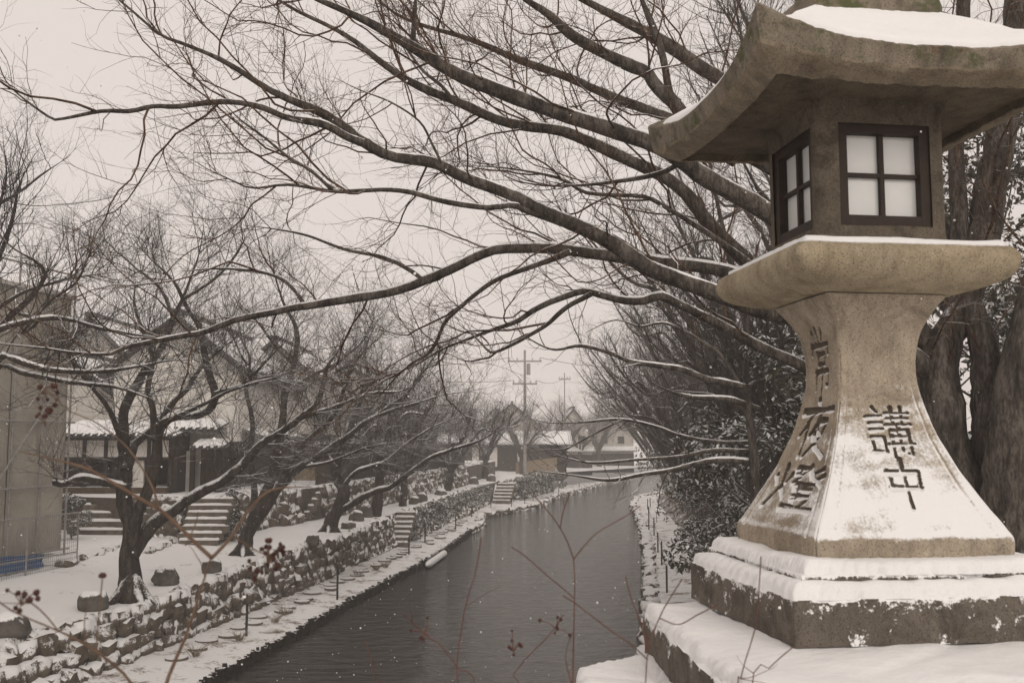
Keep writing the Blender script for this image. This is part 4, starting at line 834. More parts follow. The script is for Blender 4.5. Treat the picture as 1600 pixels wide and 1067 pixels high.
# veranda house facing the steps
Yv=32.6; hv=thing('veranda_house','low house with snowy tiled veranda roof, white plaster band and dark wooden posts','house',(-12.2,34,UZ))
xa,xb=dp(100,680,Yv)[0],dp(268,680,Yv)[0]
part('back_wall',boxv(xa,xb,Yv+2.2,Yv+2.5,UZ-.1,5.2),BQ,'interior_dark',hv); part('side_wall',boxv(xa-.2,xa,Yv,Yv+2.5,UZ-.1,4.9),BQ,'dark_wood',hv); part('side_wall',boxv(xb,xb+.15,Yv+.2,Yv+2.5,UZ-.1,4.9),BQ,'dark_wood',hv)
ps=np.linspace(xa,xb,6)
for k,x in enumerate(ps): part('post',boxv(x-.06,x+.06,Yv-.06,Yv+.06,UZ-.05,4.78),BQ,'dark_wood',hv)
for k in range(5): part('plaster_panel',boxv(ps[k]+.061,ps[k+1]-.061,Yv-.02,Yv+.02,4.12,4.66),BQ,'plaster',hv)
part('beam',boxv(xa,xb,Yv-.075,Yv+.075,4.02,4.115),BQ,'dark_wood',hv); part('beam',boxv(xa,xb,Yv-.075,Yv+.075,4.665,4.77),BQ,'dark_wood',hv)
for k in (0,2,3): 
    for j in range(2):
        x0=ps[k]+.07+j*(ps[k+1]-ps[k]-.14)/2; part('lattice_door',boxv(x0+.01,x0+(ps[k+1]-ps[k]-.14)/2-.01,Yv+.3,Yv+.34,UZ,4.02),BQ,'dark_wood',hv)
part('plaster_pier',boxv(ps[3]+.15,ps[3]+.50,Yv+.1,Yv+.2,UZ,4.01),BQ,'plaster',hv)
pent(hv,xa-.5,xb+.35,Yv-.75,Yv+2.3,4.80,5.30,'y',3)
part('floor',boxv(xa,xb,Yv-.3,Yv+2.2,UZ,UZ+.25),BQ,'brown_wood',hv)
gable('tiled_house','dark tiled house with small snowy gable rising behind the veranda roof',-19,-14.2,37,44,UZ,5.9,7.6,'plaster_grey',seed=3)
gable('temple_roof_house','far dark gabled house seen between scaffold and storehouse',-23.4,-19.2,50,58,UZ,8.6,10.7,'plaster_grey',seed=4)
# storehouse 1
k1=gable('white_storehouse','tall white plaster storehouse with plain gable end above the wooden gate',dp(178,600,36.5)[0],dp(374,600,36.5)[0],36.5,46,UZ,7.25,9.05,'plaster',seed=5)
x1=dp(374,600,36.5)[0]
part('wainscot',boxv(x1-3.2,x1+.03,36.44,36.5,UZ,4.62),BQ,'dark_wood',k1); part('wainscot',boxv(x1,x1+.05,36.5,46,UZ,4.62),BQ,'dark_wood',k1)
pent(k1,x1,x1+.8,37.0,39.4,4.75,5.05,'x',6); pent(k1,x1,x1+.9,41,44,4.75,5.05,'x',7)
# gate porch in front of storehouse 1, head of the main steps
gx0,gx1=dp(272,690,33.4)[0],dp(345,690,33.4)[0]; g=thing('gate_porch','narrow wooden gate porch with snowy pent roofs and plaster pier at the head of steps','gate',((gx0+gx1)/2,33.4,UZ))
pent(g,gx0-.1,gx1+.05,32.7,34.2,5.02,5.30,'y',8); pent(g,gx0+.9,gx1+.5,32.2,33.1,4.42,4.62,'y',9)
part('wall',boxv(gx0,gx1,34.0,34.15,UZ,5.1),BQ,'plaster_grey',g); part('dark_door_panel',boxv(gx0+.75,gx1-.05,33.93,33.995,UZ,4.35),BQ,'interior_dark',g)  # flat near-black panel on the wall; the doorway's shade is its colour
for x in (gx0+.05,gx0+.68,gx1-.03): part('post',boxv(x-.07,x+.07,33.2,33.34,UZ,4.40 if x>gx0+.1 else 5.0),BQ,'dark_wood',g)
for k in range(5): part('door_board',boxv(gx0+.80+k*.13,gx0+.92+k*.13,33.86,33.92,UZ,4.30),BQ,'brown_wood',g)
part('plaster_pier',boxv(gx0+.36,gx0+.60,33.6,33.75,UZ,4.3),BQ,'plaster_grey',g); part('side_wall',boxv(gx1-.02,gx1+.08,33.3,34.1,UZ,4.5),BQ,'dark_wood',g)
k2=gable('white_storehouse','second white storehouse, set back beyond the gate, with dark pent roofs',dp(395,600,48.5)[0]-.6,dp(478,600,48.5)[0],48.5,57,UZ,8.0,9.35,'plaster',seed=6)
x2=dp(478,600,48.5)[0]; part('wainscot',boxv(x2,x2+.05,48.5,57,UZ,5.0),BQ,'dark_wood',k2); part('wainscot',boxv(x2-2.4,x2+.03,48.43,48.5,UZ,5.0),BQ,'dark_wood',k2); pent(k2,x2,x2+.9,49,55,6.0,6.4,'x',11); pent(k2,x2-2.6,x2+.1,47.7,48.42,7.05,7.4,'y',12)
k3=gable('plaster_house','long plaster house with broad snowy roof behind the terrace trees',-13.5,-6.6,61,74,UZ,6.9,9.2,'plaster_grey',seed=7)
part('wainscot',boxv(-6.6,-6.54,61,74,UZ,4.9),BQ,'dark_wood',k3)
# plank fence along the edge of the house ground: every plank a part
fe=thing('plank_fence','dark plank fence with snow on its rail above the upper stone wall','fence',(-7.4,39,UZ)); r=np.random.default_rng(5)
FL=np.array([(-7.6,38.9),(-6.2,50),(-3.4,72)]); d=np.concatenate([[0],np.cumsum(np.linalg.norm(np.diff(FL,axis=0),axis=1))]); restp=MB(); k=0
for u in np.arange(0,d[-1],.2):
    x,y=np.interp(u,d,FL[:,0]),np.interp(u,d,FL[:,1]); V=boxv(x-.02,x+.02,y,y+.185,UZ-.05,4.45+r.normal(0,.012))
    part('plank',V,BQ,'brown_wood' if y<43 else 'dark_wood',fe); k+=1
for a in range(2):
    P=np.array([[[*FL[a],4.50],[*FL[a+1],4.50]]]); part('rail',*tubes(P,np.full((1,2),.06),4),'dark_wood',fe); P=P+[0,0,.07]; part('snow',*tubes(P,np.full((1,2),.075),6),'snow',fe,True)
ta=thing('bamboo_fence','pale tan woven fence panel between the first cherry trunks and upper steps','fence',(*at(495,752,UZ)[:2],UZ)); q=ta.location
for k in range(12): part('slat',boxv(q[0]-1.0+k*.165,q[0]-.845+k*.165,q[1]-.02,q[1]+.02,UZ-.2,UZ+.62),BQ,'tan_wood',ta)
part('cap_rail',boxv(q[0]-1.03,q[0]+1.0,q[1]-.05,q[1]+.05,UZ+.625,UZ+.70),BQ,'tan_wood',ta)
# stone stairs
stairs('stone_steps','seven narrow stone steps climbing the canal wall to the terrace',-5.15,-4.30,41.6,PZ,7,.187,.26,R(-6),seed=1)
stairs('stone_steps','short flight of snowy steps at the far end of the canal wall',-1.45,-.15,70.8,PZ,6,.22,.34,R(-12),seed=2)
q=at(310,857,1.6); stairs('house_steps','brown stone steps rising to the wooden gate porch',dp(278,820,29.2)[0],dp(345,820,29.2)[0],29.1,1.6,7,.186,.20,seed=3)
stairs('house_steps','wide uneven snowy steps leading up to the veranda house',dp(106,830,30.2)[0],dp(192,830,30.2)[0],30.2,1.75,5,.23,.34,seed=4)
q=at(462,815,1.65); stairs('house_steps','short snowy stone steps beside the tan woven fence',q[0]-.45,q[0]+.50,36.6,1.62,6,.215,.30,R(-14),seed=5)
def facing_wall(name,label,xa,xb,y,z0,z1,seed):
    r=np.random.default_rng(seed); w_=thing(name,label,'stone wall',((xa+xb)/2,y,z0)); z=z0
    while z<z1-.05:
        h=.30*r.uniform(.8,1.2); x=xa
        while x<xb:
            l=.38*r.choice([.6,.9,1.2,1.5])*r.uniform(.9,1.1); o=bpy.data.objects.new('stone',ROCKS[r.integers(14)]); C.objects.link(o); o.parent=w_; o.location=np.array([x+l/2,y+r.normal(0,.03),min(z+h/2,z1-.08)])-ORG[w_.name]; o.scale=(l*1.15,.36*r.uniform(.8,1.2),h*1.3); o.rotation_euler=r.normal(0,.13,3); x+=l
        z+=h*.92
    return w_
facing_wall('garden_wall','rubble stones between the veranda steps and the gate steps',dp(196,820,30.3)[0],dp(278,820,30.3)[0],30.35,1.55,UZ,61)
# low rubble kerb before the veranda steps
KL=np.array([(-11.3,24.6),(-10.6,28.6)])
kw=thing('rubble_kerb','low row of rough stones holding the snow before the veranda steps','stone wall',(-11,26.5,1.4)); r=np.random.default_rng(9)
A,Bp=at(95,884,1.6),at(190,858,1.6); C2=at(270,850,1.65)
for seg,(a,b_) in enumerate(((A,Bp),(at(232,862,1.65),C2))):
    n=int(np.linalg.norm(b_-a)/.30)
    for k in range(n):
        for lev in range(2):
            p=a+(b_-a)*(k+.5+r.normal(0,.1))/n+[r.normal(0,.03),r.normal(0,.05),-.22+lev*.24]; o=bpy.data.objects.new('stone',ROCKS[r.integers(14)]); C.objects.link(o); o.parent=kw; o.location=p-ORG[kw.name]; o.scale=(.36*r.uniform(.8,1.2),.36*r.uniform(.8,1.2),.26*r.uniform(.8,1.2)); o.rotation_euler=r.normal(0,.15,3)
a,b_=A,Bp; sv=snowcap([(a[0]-4,a[1]-.3),(a[0],a[1]+.1),(b_[0],b_[1]+.1),(b_[0]+.2,30.2),(a[0]-5,30.2)],1.62,.20,120,31); struct('upper_lawn',sv[0],sv[1],'snow',True)
# ---------------------------------------------------------------- sheeted scaffold on the far left
sc=thing('scaffold_building','building wrapped in beige scaffold sheeting with pipes, mesh fence and blue tarp','building',(-15,21,1.2))
SA,SB=np.array([-14.0,13.5]),np.array([-11.3,25.3]); SD=(SB-SA)/np.linalg.norm(SB-SA); SN=np.array([SD[1],-SD[0]]); SL=np.linalg.norm(SB-SA)
def sw(V):
    """local (along, out, z) -> world"""
    V=np.asarray(V,float).reshape(-1,3); return np.concatenate([SA+V[:,:1]*SD+V[:,1:2]*SN,V[:,2:]],1)
zt=dp(60,456,24.)[2]; npn=6; w=SL/npn; zb=1.95
for k in range(npn):
    for lev in range(4):
        z0=zb+lev*(zt-zb)/4; z1=zb+(lev+1)*(zt-zb)/4-.02; n=16; U,W=np.meshgrid(np.linspace(0,1,n),np.linspace(0,1,n)); X=(k+.008+U*.984)*w; Z=z0+W*(z1-z0); O=.06*np.sin(np.pi*U)*np.sin(np.pi*W)+.04*fbm(np.stack([X,0*X,Z],-1),2.4,k*3+lev)*np.sin(np.pi*U)
        i=np.arange(n*n).reshape(n,n); Q=np.stack([i[:-1,:-1],i[:-1,1:],i[1:,1:],i[1:,:-1]],-1).reshape(-1,4); part('net_sheet',sw(np.stack([X,O,Z],-1)),Q,'scaffold_net',sc,True)
part('inner_wall',sw(boxv(0,SL-.3,-8,-.5,1.0,zt-.4)),BQ,'plaster_grey',sc)
part('net_sheet',sw([[SL,0,zb],[SL,-8,zb],[SL,-8,zt],[SL,0,zt]]),[[0,1,2,3]],'scaffold_net',sc)
pipe=lambda a,b,rr=.025:part('pipe',*tubes(sw([a,b])[None],np.full((1,2),rr),6),'steel_pipe',sc)
for k in range(2*npn+1): pipe((k*w/2,.10,1.1),(k*w/2,.10,zt+.8))
for lev in range(5): z=zb+lev*(zt-zb)/4; pipe((-.2,.13,z),(SL+.15,.13,z))
pipe((-.2,.10,zt+.6),(SL+.15,.10,zt+.6)); pipe((SL-4,.16,zb),(SL-.3,.16,zt-2))
part('gutter_board',sw(boxv(SL-6,SL+.1,-.1,.05,zt,zt+.12)),BQ,'plaster_grey',sc)
U,W=np.meshgrid(np.linspace(0,1,14),np.linspace(0,1,8)); i=np.arange(14*8).reshape(8,14)
part('blue_tarp',sw(np.stack([SL-3.6+U*2.7,.2+.05*np.sin(9*U)+.03*np.cos(7*W),1.62+.36*W+.05*np.sin(5*U)*W],-1)),np.stack([i[:-1,:-1],i[:-1,1:],i[1:,1:],i[1:,:-1]],-1).reshape(-1,4),'blue_tarp',sc,True)
for k in range(6):
    a0=SL-.1-k*1.82; mb=MB()
    tb=lambda a,b,rr,kk:mb.add(*tubes(sw([a,b])[None],np.full((1,2),rr),kk))
    for j in range(25): tb((a0-1.8+j*.075,.55,1.2),(a0-1.8+j*.075,.55,2.85),.004,3)
    for j in range(18): tb((a0-1.8,.55,1.2+j*.095),(a0,.55,1.2+j*.095),.004,3)
    for a_,b2 in (((a0-1.8,1.15),(a0-1.8,2.88)),((a0,1.15),(a0,2.88)),((a0-1.8,2.86),(a0,2.86)),((a0-1.8,1.9),(a0,1.9))): tb((a_[0],.55,a_[1]),(b2[0],.55,b2[1]),.018,5)
    mb.part('mesh_fence_panel','steel_pipe',sc)
# ---------------------------------------------------------------- far end
lb=thing('long_dark_building','long low dark wooden building with white shutters at the far end of canal','building',(-1,97,1.4)); xa,xb=dp(640,720,97)[0],dp(885,720,97)[0]
part('wall',boxv(xa,xb,97,103,1.2,4.35),BQ,'dark_wood',lb)
for px0,px1 in ((705,725),(738,748),(765,777),(808,822),(672,684)): part('white_panel',boxv(dp(px0,720,97)[0],dp(px1,720,97)[0],96.93,96.995,2.2,4.1),BQ,'plaster',lb)
pent(lb,xa-.5,xb+.6,96.2,100,4.35,5.7,'y',21); part('roof_back',np.array([[xa-.5,100,5.68],[xb+.6,100,5.68],[xb+.6,104,4.3],[xa-.5,104,4.3]]),[[0,1,2,3]],'snow',lb)
for k,(px0,px1,Y,zb,ze,zr,m_,lab) in enumerate([(868,925,112,1.3,5.6,8.2,'plaster','far white gabled house beyond the tan fence'),(925,990,122,1.3,6.2,8.4,'plaster_grey','far grey house behind the bare twigs where the canal bends'),(760,840,118,1.3,6.6,9.0,'plaster_grey','far house with snowy roof behind the long dark building'),(590,680,105,1.4,6.0,8.3,'plaster','far white house at the end of the terrace')]):
    fh_=gable('far_house',lab,dp(px0,700,Y)[0],dp(px1,700,Y)[0],Y,Y+9,zb,ze,zr,m_,seed=40+k); xa_,xb_=dp(px0,700,Y)[0],dp(px1,700,Y)[0]
    part('base_boards',boxv(xa_-.02,xb_+.02,Y-.06,Y-.005,zb-.3,zb+1.9),BQ,'dark_wood',fh_); pent(fh_,xa_-.3,xb_+.3,Y-1.0,Y-.061,zb+2.2,zb+2.75,'y',50+k)
    for f0 in (.22,.62):
        wx=xa_+(xb_-xa_)*f0; wo=part('window',boxv(wx,wx+.8,Y-.03,Y-.004,zb+3.1,zb+4.0),BQ,'dark_wood',fh_); part('pane',boxv(wx+.08,wx+.72,Y-.04,Y-.031,zb+3.18,zb+3.92),BQ,'window_glass',wo)
ff=thing('tan_fence','long pale tan board fence sloping down toward the far canal bend','fence',(*at(845,744,1.5)[:2],1.3)); a=dp(806,728,92); b_=dp(880,722,98)
for k in range(22):
    x=a[0]+(b_[0]-a[0])*k/22; y=a[1]+(b_[1]-a[1])*k/22; part('board',boxv(x,x+.20,y,y+.04,.9,2.75+k*.02),BQ,'tan_wood',ff)
gv=at(800,752,1.6)
# utility poles and wires
def pole(px,py_top,Y,zb,lab,r0,arms):
    p=dp(px,py_top,Y); o=thing('utility_pole',lab,'utility pole',(p[0],Y,zb)); part('shaft',*tubes(np.array([[[p[0],Y,zb],[p[0],Y,p[2]]]]),np.array([[r0*1.3,r0*.8]]),8),'concrete_pole',o,True)
    for dz,wd in arms:
        part('crossarm',boxv(p[0]-wd,p[0]+wd,Y-r0-.10,Y-r0-.002,p[2]-dz-.07,p[2]-dz+.07),BQ,'steel_pipe',o)
        for s in (-.9,-.45,.45,.9): part('insulator',*tubes(np.array([[[p[0]+s*wd,Y-r0-.05,p[2]-dz+.07],[p[0]+s*wd,Y-r0-.05,p[2]-dz+.30]]]),np.full((1,2),.07),6),'plaster_grey',o)
    if r0>.1: part('transformer',*tubes(np.array([[[p[0]+.32,Y-.1,p[2]-2.2],[p[0]+.32,Y-.1,p[2]-1.2]]]),np.full((1,2),.17),8),'concrete_pole',o)
    return p
p1=pole(820,547,88,1.4,'tall concrete utility pole with crossarms rising above the far trees',.12,((1.0,1.5),(3.0,1.1))); p2=pole(882,582,118,1.4,'second slimmer utility pole standing farther beyond the first',.075,((.8,.7),))
for k,(a,b_) in enumerate(((dp(560,566,80),p1+[-1.4,-.3,-.7]),(p1+[1.4,-.3,-.7],dp(1010,572,110)),(p1+[1.0,-.3,-2.7],p2+[0,0,-.6]),(dp(560,580,80),p1+[-1.0,-.3,-2.7]))):
    u=np.linspace(0,1,20)[:,None]; P=a*(1-u)+b_*u; P[:,2]-=.9*4*(u*(1-u))[:,0]*.5; solo('overhead_wire',*tubes(P[None],np.full((1,20),.022),4),'metal_post','thin overhead wire strung between the far utility poles','wire',P[0],'wires of the utility poles')
# ================================================================ small things on the banks
def boulder(px,py,w,h,lab,seed,z=None,name='rock'):
    q=att(px,py) if z is None else at(px,py,z); Y=q[1]; W=w*Y/F/2; H=h*Y/F; r=np.random.default_rng(seed); n=26; m=18; th=np.linspace(0,2*np.pi,n,endpoint=False); ph=np.linspace(-.5*np.pi,.5*np.pi,m)
    T,Pp=np.meshgrid(th,ph); pw=.74; sg=lambda a:np.sign(a)*np.abs(a)**pw; X=sg(np.cos(Pp))*sg(np.cos(T)); Yy=sg(np.cos(Pp))*sg(np.sin(T)); Z=sg(np.sin(Pp)); D=np.stack([X,Yy,Z],-1); f=1+.13*fbm(D,2.2,seed)+.05*fbm(D,6,seed+1)
    V=np.stack([X*f*W*(1-.18*Z),Yy*f*W*.85*(1-.18*Z),(Z*f*.5+.42)*H],-1).reshape(-1,3); i=np.arange(n*m).reshape(m,n); Q=np.stack([i[:-1],np.roll(i[:-1],-1,1),np.roll(i[1:],-1,1),i[1:]],-1).reshape(-1,4)
    return solo(name,V+q+[0,W*.6,0],Q,'boulder',lab,'rock',q+[0,W*.6,0],'rocks along the terrace edge',True)
for k,(px,py,w,h,lab) in enumerate([(140,956,44,34,'squat grey rock by the wall top near the forked cherry trunk'),(255,916,37,32,'upright grey rock just right of the forked cherry trunk'),(328,897,30,27,'dark rock half hidden behind the berry stem'),(487,852,20,20,'small square rock above the widest part of the rubble wall'),(4,1000,60,44,'dark rock cut by the left picture edge on the wall'),(543,828,22,15,'tawny low rock beside the short cherry trunk'),(556,816,22,20,'snow capped rock touching the short cherry trunk'),(571,810,20,26,'taller snow capped rock behind the short cherry trunk'),(647,788,17,14,'left one of the pair of round rocks'),(659,786,17,18,'right one of the pair of round rocks'),(688,775,18,13,'low rock under the forking cherry'),(740,758,14,14,'small rock close to the far steps'),(768,753,14,13,'round rock with a snow cap at the head of the far steps'),(300,856,10,8,'small stone at the foot of the gate steps')]): boulder(px,py,w,h,lab,400+k)
# rope posts
def post(px,py,h,lab,grp_,z=PZ):
    q=at(px,py,z); H=h*q[1]/F; return q,solo('path_post',*(lambda V,Q:(V,[Q]))(*tubes(np.array([[q-[0,0,.15],q+[0,0,H*.97],q+[0,0,H]]]),np.array([[.030,.030,.012]]),7)),'metal_post',lab,'post',q,grp_)
def rope(a,b,lab,grp_):
    u=np.linspace(0,1,16)[:,None]; P=a*(1-u)+b*u; P[:,2]-=.16*4*(u*(1-u))[:,0]; return solo('rope',*tubes(P[None],np.full((1,16),.008),4),'rope',lab,'rope',P[0],grp_)
lp=[]
for k,(px,py,h) in enumerate([(385,990,46),(527,932,46),(639,864,26),(664,847,29),(712,826,21),(737,806,16),(767,792,16),(799,791,14),(820,786,13),(833,780,12),(873,772,10),(905,762,9)]):
    q,o=post(px,py,h,'thin dark metal post in the snow of the left canal path','posts of the left path'); lp.append(q+[0,0,h*q[1]/F*.92])
for a,b in zip(lp[:-1],lp[1:]): rope(a,b,'thin sagging rope between posts of the left canal path','ropes of the left path')
rpz=[]
for k,(px,py,h) in enumerate([(1042,922,38),(1034,880,34),(1028,860,28),(1022,835,26),(1014,830,38),(1012,795,16),(1016,792,14)]):
    q,o=post(px,py,h,'thin dark metal post in the snow of the right bank path','posts of the right path'); rpz.append(q+[0,0,h*q[1]/F*.92])
for a,b in zip(rpz[:-1],rpz[1:]): rope(a,b,'thin rope between posts of the right bank path','ropes of the right path')
# white log floating at the edge, small signs
a=at(668,884,.14); b_=at(697,862,.14); solo('floating_log',*tubes(np.array([np.linspace(a-[.05,0,0],b_,10)]),np.concatenate([[.02],np.full(8,.13),[.03]])[None],9),'snow','snow covered log lying at the corner of the left bank','log',a,None,True)
# dry grass tufts on the left path
r=np.random.default_rng(77)
for k,(px,py) in enumerate([(305,1025),(375,1000),(430,972),(445,960),(588,890),(602,886),(560,900)]):
    q=at(px,py,PZ-.02); n=46; a=r.uniform(0,6.28,n); l=r.uniform(.12,.34,n); b0=q+np.stack([np.cos(a)*r.uniform(0,.09,n),np.sin(a)*r.uniform(0,.09,n),0*a],1); e=b0+np.stack([np.cos(a)*l*.75,np.sin(a)*l*.75,l*.7],1); P=np.stack([b0,(b0+e)/2+[0,0,.05],e],1); solo('grass_tuft',*tubes(P,np.tile([.005,.004,.0015],(n,1)),3),'dry_grass','tuft of dry grass poking through the snow of the left path','grass tuft',q,'grass tufts on the left path')
# snow laden low shrubs on the far wall and bank
def snow_shrub(px,py,Y,rad,h,lab,seed):
    q=dp(px,py,Y); r=np.random.default_rng(seed); b=q; t_=thing('snowy_shrub',lab,'shrub',b,'snow laden shrubs along the far wall'); cs=b+np.stack([r.uniform(-rad,rad,18),r.uniform(-rad,rad,18)*.8,r.uniform(.15,.9,18)*h],1); V,Q=leaves(cs,np.full(18,rad*.34),2600,.085,r); part('foliage',V,Q,'snowy_leaf',t_)
    S=np.array([spline([[*(b-[0,0,.1]),.02],[*((b+c)/2),.012],[*c,.004]],8) for c in cs]); part('stems',*tubes(S[...,:3],S[...,3],4),'cherry_bark',t_)
for k,(px,py,Y,rad,h) in enumerate([(815,776,76,1.0,1.6),(832,774,79,1.1,1.8),(848,770,82,1.1,1.8),(862,766,86,1.1,1.7)]): snow_shrub(px,py,Y,rad,h,['first','second','third','last'][k]+' snow laden shrub past the far steps, counted from the steps',500+k)
r=np.random.default_rng(88)
for k,Y in enumerate(np.linspace(44.6,69,13)):
    f=.45; x=lx(WB,Y)*.5+lx(WT,Y)*.5+.1; b=np.array([x,Y,PZ]); t_=thing('ivy_clump','ivy and grass clump hung with snow on the canal wall beyond the steps','ivy',b,'ivy clumps on the canal wall'); cs=b+np.stack([r.normal(.08,.08,16),r.uniform(-1.1,1.1,16),r.uniform(.1,1.25,16)],1); V,Q=leaves(cs,np.full(16,.27),1500,.07,r); part('foliage',V,Q,'snowy_leaf',t_)
evergreen('clipped_bush','small clipped bush dusted with snow beside the scaffold fence',(dp(117,780,29)[0],29,1.75),1.35,.55,2600,.045,91,None,'snowy_leaf',.05,'shrub',20)
for k,(px,py,Y) in enumerate([(362,800,31),(355,830,30.3),(470,800,37.5)]):
    q=dp(px,py,Y); evergreen('garden_shrub',['dark shrub with snowy top beside the gate steps','lower leafy shrub at the foot of gate steps','small dark shrub beside the upper steps'][k],(q[0],Y,1.6),[1.5,.8,1.0][k],[.4,.5,.45][k],1800,.05,95+k,None,'snowy_leaf',.1,'shrub',16)
# ================================================================ stems in the foreground, rooted beside the bridge
def fore(name,lab,base,limbs,mat_,berries,lv,seed,twm,brad=.0048):
    r=np.random.default_rng(seed); t_=thing(name,lab,'shrub',base); cat_b(limbs,7).part('stems',mat_,t_,True); cr=MB(); prev=limbs
    for Lq in lv:
        nx=[spawn(P,Rd,r=r,**Lq) for P,Rd in prev]; nx=[x for x in nx if len(x[0])]
        if not nx: break
        nx=[(np.concatenate([a for a,_ in nx]),np.concatenate([b for _,b in nx]))]; cr.add(*tubes(*nx[0],4)); prev=nx
    if cr.n: cr.part('twigs',twm,t_,kind='stuff')
    # berries on short stalks
    for px,py,Y,n,sp in berries:
        c=dp(px,py,Y)
        for k in range(n):
            e=c+r.normal(0,1,3)*sp*Y/F*np.array([1,.7,1]); rb=brad*r.uniform(.7,1.15); th=np.linspace(0,6.283,8,endpoint=False); ph=np.linspace(-1.57,1.57,6); T,Pp=np.meshgrid(th,ph); V=np.stack([np.cos(Pp)*np.cos(T),np.cos(Pp)*np.sin(T),np.sin(Pp)],-1).reshape(-1,3)*rb*(1+r.uniform(-.15,.15,(48,1)))+e; i=np.arange(48).reshape(6,8); Q=np.stack([i[:-1],np.roll(i[:-1],-1,1),np.roll(i[1:],-1,1),i[1:]],-1).reshape(-1,4)
            bo=part('berry',V,Q,'berry',t_,True); P=np.array([[c+(e-c)*.0-[0,0,sp*Y/F*.8],(c+e)/2,e]]); part('stalk',*tubes(P,np.array([[.0012,.001,.0009]]),3),mat_,bo)
    return t_
D=1.75; fw=lambda pts,Y0,Y1,w0,w1,n=30:limb(pts,Y0,Y1,w0*.74,w1*.74,n)
fore('berry_shrub','brown forked stem with dark red berry clusters in front of the terrace',(-1.1,1.9,3.06),
 [fw([(190,1800),(235,1200),(261,1067),(290,995),(312,927),(330,870)],1.9,D,16,13),fw([(330,870),(305,847),(276,818),(250,796),(218,778),(174,752),(134,731),(80,716),(29,705)],D,D+.05,12,6),fw([(330,872),(341,861),(363,836),(384,803),(410,774),(435,763),(486,760)],D,D+.2,11,5),
  fw([(250,796),(238,760),(215,720),(190,690),(150,660),(105,640),(85,620),(62,603)],D,D+.25,6,2.5),fw([(240,1500),(215,1120),(199,1061),(174,1035),(134,1006),(91,985),(29,959),(0,941),(-30,920)],1.9,1.55,12,6),
  fw([(91,985),(75,965),(60,950),(40,935)],1.6,1.6,4,2.5),fw([(363,836),(385,850),(405,862),(425,866)],D+.05,D+.1,5,2.5),fw([(290,852),(305,820),(310,800)],D,D,4,2),fw([(150,1017),(155,960),(160,905)],1.65,1.7,4,2)],'tan_stem',
 [(420,868,D+.1,16,13),(440,858,D+.12,6,7),(35,935,1.6,12,12),(65,605,D+.25,7,13),(80,630,D+.25,6,12),(72,660,D+.25,3,8),(160,900,1.7,2,4),(395,890,D+.1,5,10)],[L(2.2,.05,.16,45,.3,6,.15,.0022,.2,.05)],1,'tan_stem')
fore('red_stem_shrub','thin reddish bare stems with few berries rising before the dark water',(.1,2.3,3.06),
 [fw([(700,1700),(713,1150),(715,1067),(714,1035),(726,952),(744,890),(752,840)],2.3,2.2,6,1.6),fw([(760,1600),(745,1100),(720,1050),(690,1010),(661,988),(632,959)],2.3,2.1,6,2),fw([(890,1700),(893,1150),(895,1067),(897,970),(898,900),(896,870)],2.3,2.2,7,5),fw([(897,875),(886,845),(871,818),(852,793),(835,775)],2.2,2.1,4,1.2),fw([(897,872),(915,850),(936,830),(981,804),(1000,790)],2.2,2.3,4,1.2),fw([(897,934),(875,915),(853,897),(820,868),(799,854)],2.2,2.15,3,1),fw([(875,826),(880,800),(890,770)],2.2,2.2,2,1),fw([(860,1650),(820,1100),(800,1060),(830,1020),(860,990),(880,960)],2.3,2.3,5,1.5),fw([(600,1500),(600,1100),(590,1067),(580,1030),(570,1000)],2.2,2.2,4,1.5),
  fw([(663,990),(665,985),(668,975)],2.1,2.1,2,1)],'red_stem',[(668,985,2.1,4,10),(802,1010,2.25,8,9),(870,975,2.3,7,9),(660,750,2.6,0,1)],[L(2.6,.06,.24,42,.4,7,.13,.0016,.2,.05)],2,'red_stem',.0042)
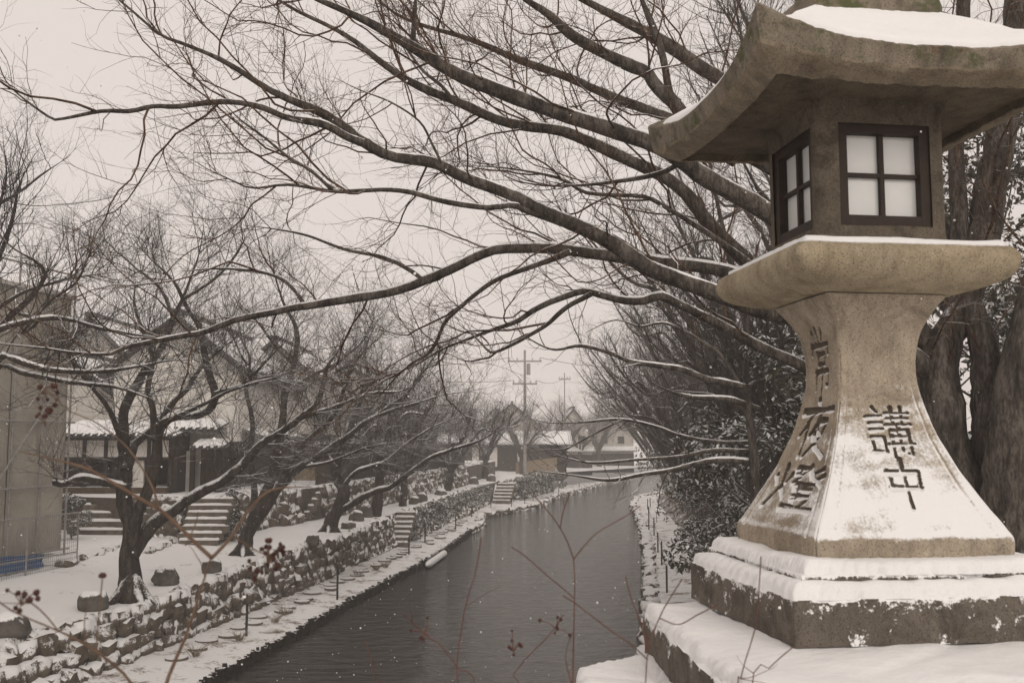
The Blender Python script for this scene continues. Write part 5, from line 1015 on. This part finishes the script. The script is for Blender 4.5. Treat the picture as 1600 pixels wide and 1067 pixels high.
fore('red_stem_shrub','bright red bare stems beside the snow capped corner stone',(.75,2.15,3.06),
 [fw([(1005,1700),(1008,1150),(1009,1061),(1014,1009),(1030,965),(1044,939),(1066,904)],2.15,2.0,7,2),fw([(1012,1030),(985,1005),(955,985),(925,962),(900,943),(880,930)],2.08,2.0,3.5,1.2),fw([(1012,1015),(1000,970),(985,930),(978,900)],2.05,2.05,3,1),fw([(1140,1700),(1150,1120),(1158,1057),(1170,1015),(1180,982),(1186,920),(1189,869)],2.15,2.1,4,1),fw([(1165,1500),(1175,1075),(1200,1045),(1225,1022),(1241,1009)],2.15,2.1,4,1.2),fw([(1030,965),(1060,975),(1090,960),(1120,945)],2.05,2.1,2.5,.8)],'red_stem',[],[L(3.2,.05,.2,42,.35,6,.13,.0014,.15,.05)],3,'red_stem')
# ================================================================ falling snow and misty air
r=np.random.default_rng(99); n=5200; Y=3.0+r.uniform(0,1,n)**.6*25; X=r.uniform(-.60,.60,n)*Y; Z=CAMZ+Y*r.uniform(-.26,.50,n); ok=Z>.4; c=np.stack([X,Y,Z],1)[ok]; n=len(c); s=r.uniform(.003,.0075,n)[:,None,None]
gr=(1+5**.5)/2; O=unit(np.array([[-1,gr,0],[1,gr,0],[-1,-gr,0],[1,-gr,0],[0,-1,gr],[0,1,gr],[0,-1,-gr],[0,1,-gr],[gr,0,-1],[gr,0,1],[-gr,0,-1],[-gr,0,1]])); T=np.array([[0,11,5],[0,5,1],[0,1,7],[0,7,10],[0,10,11],[1,5,9],[5,11,4],[11,10,2],[10,7,6],[7,1,8],[3,9,4],[3,4,2],[3,2,6],[3,6,8],[3,8,9],[4,9,5],[2,4,11],[6,2,10],[8,6,7],[9,8,1]])
V=(c[:,None]+O[None]*r.uniform(.75,1.2,(n,12,1))*s).reshape(-1,3)
o=part('falling_snow',V,(np.arange(n)[:,None,None]*12+T[None]).reshape(-1,3),'snow',None,True); o['kind']='stuff'; o['label']='scattered flakes of falling snow drifting in the air'; o['category']='snow'
t,b=mat('haze'); t.nodes.remove(b); pv=nd(t,'ShaderNodeVolumePrincipled'); pv.inputs['Color'].default_value=(1,.985,.97,1); pv.inputs['Density'].default_value=.0028; pv.inputs['Anisotropy'].default_value=.2
t.links.new(pv.outputs[0],t.nodes['Material Output'].inputs['Volume'])
o=part('haze',boxv(-190,330,-40,330,-3,17),BQ,'haze'); o['kind']='stuff'; o['label']='pale even snow mist hanging in the air over everything'; o['category']='mist'
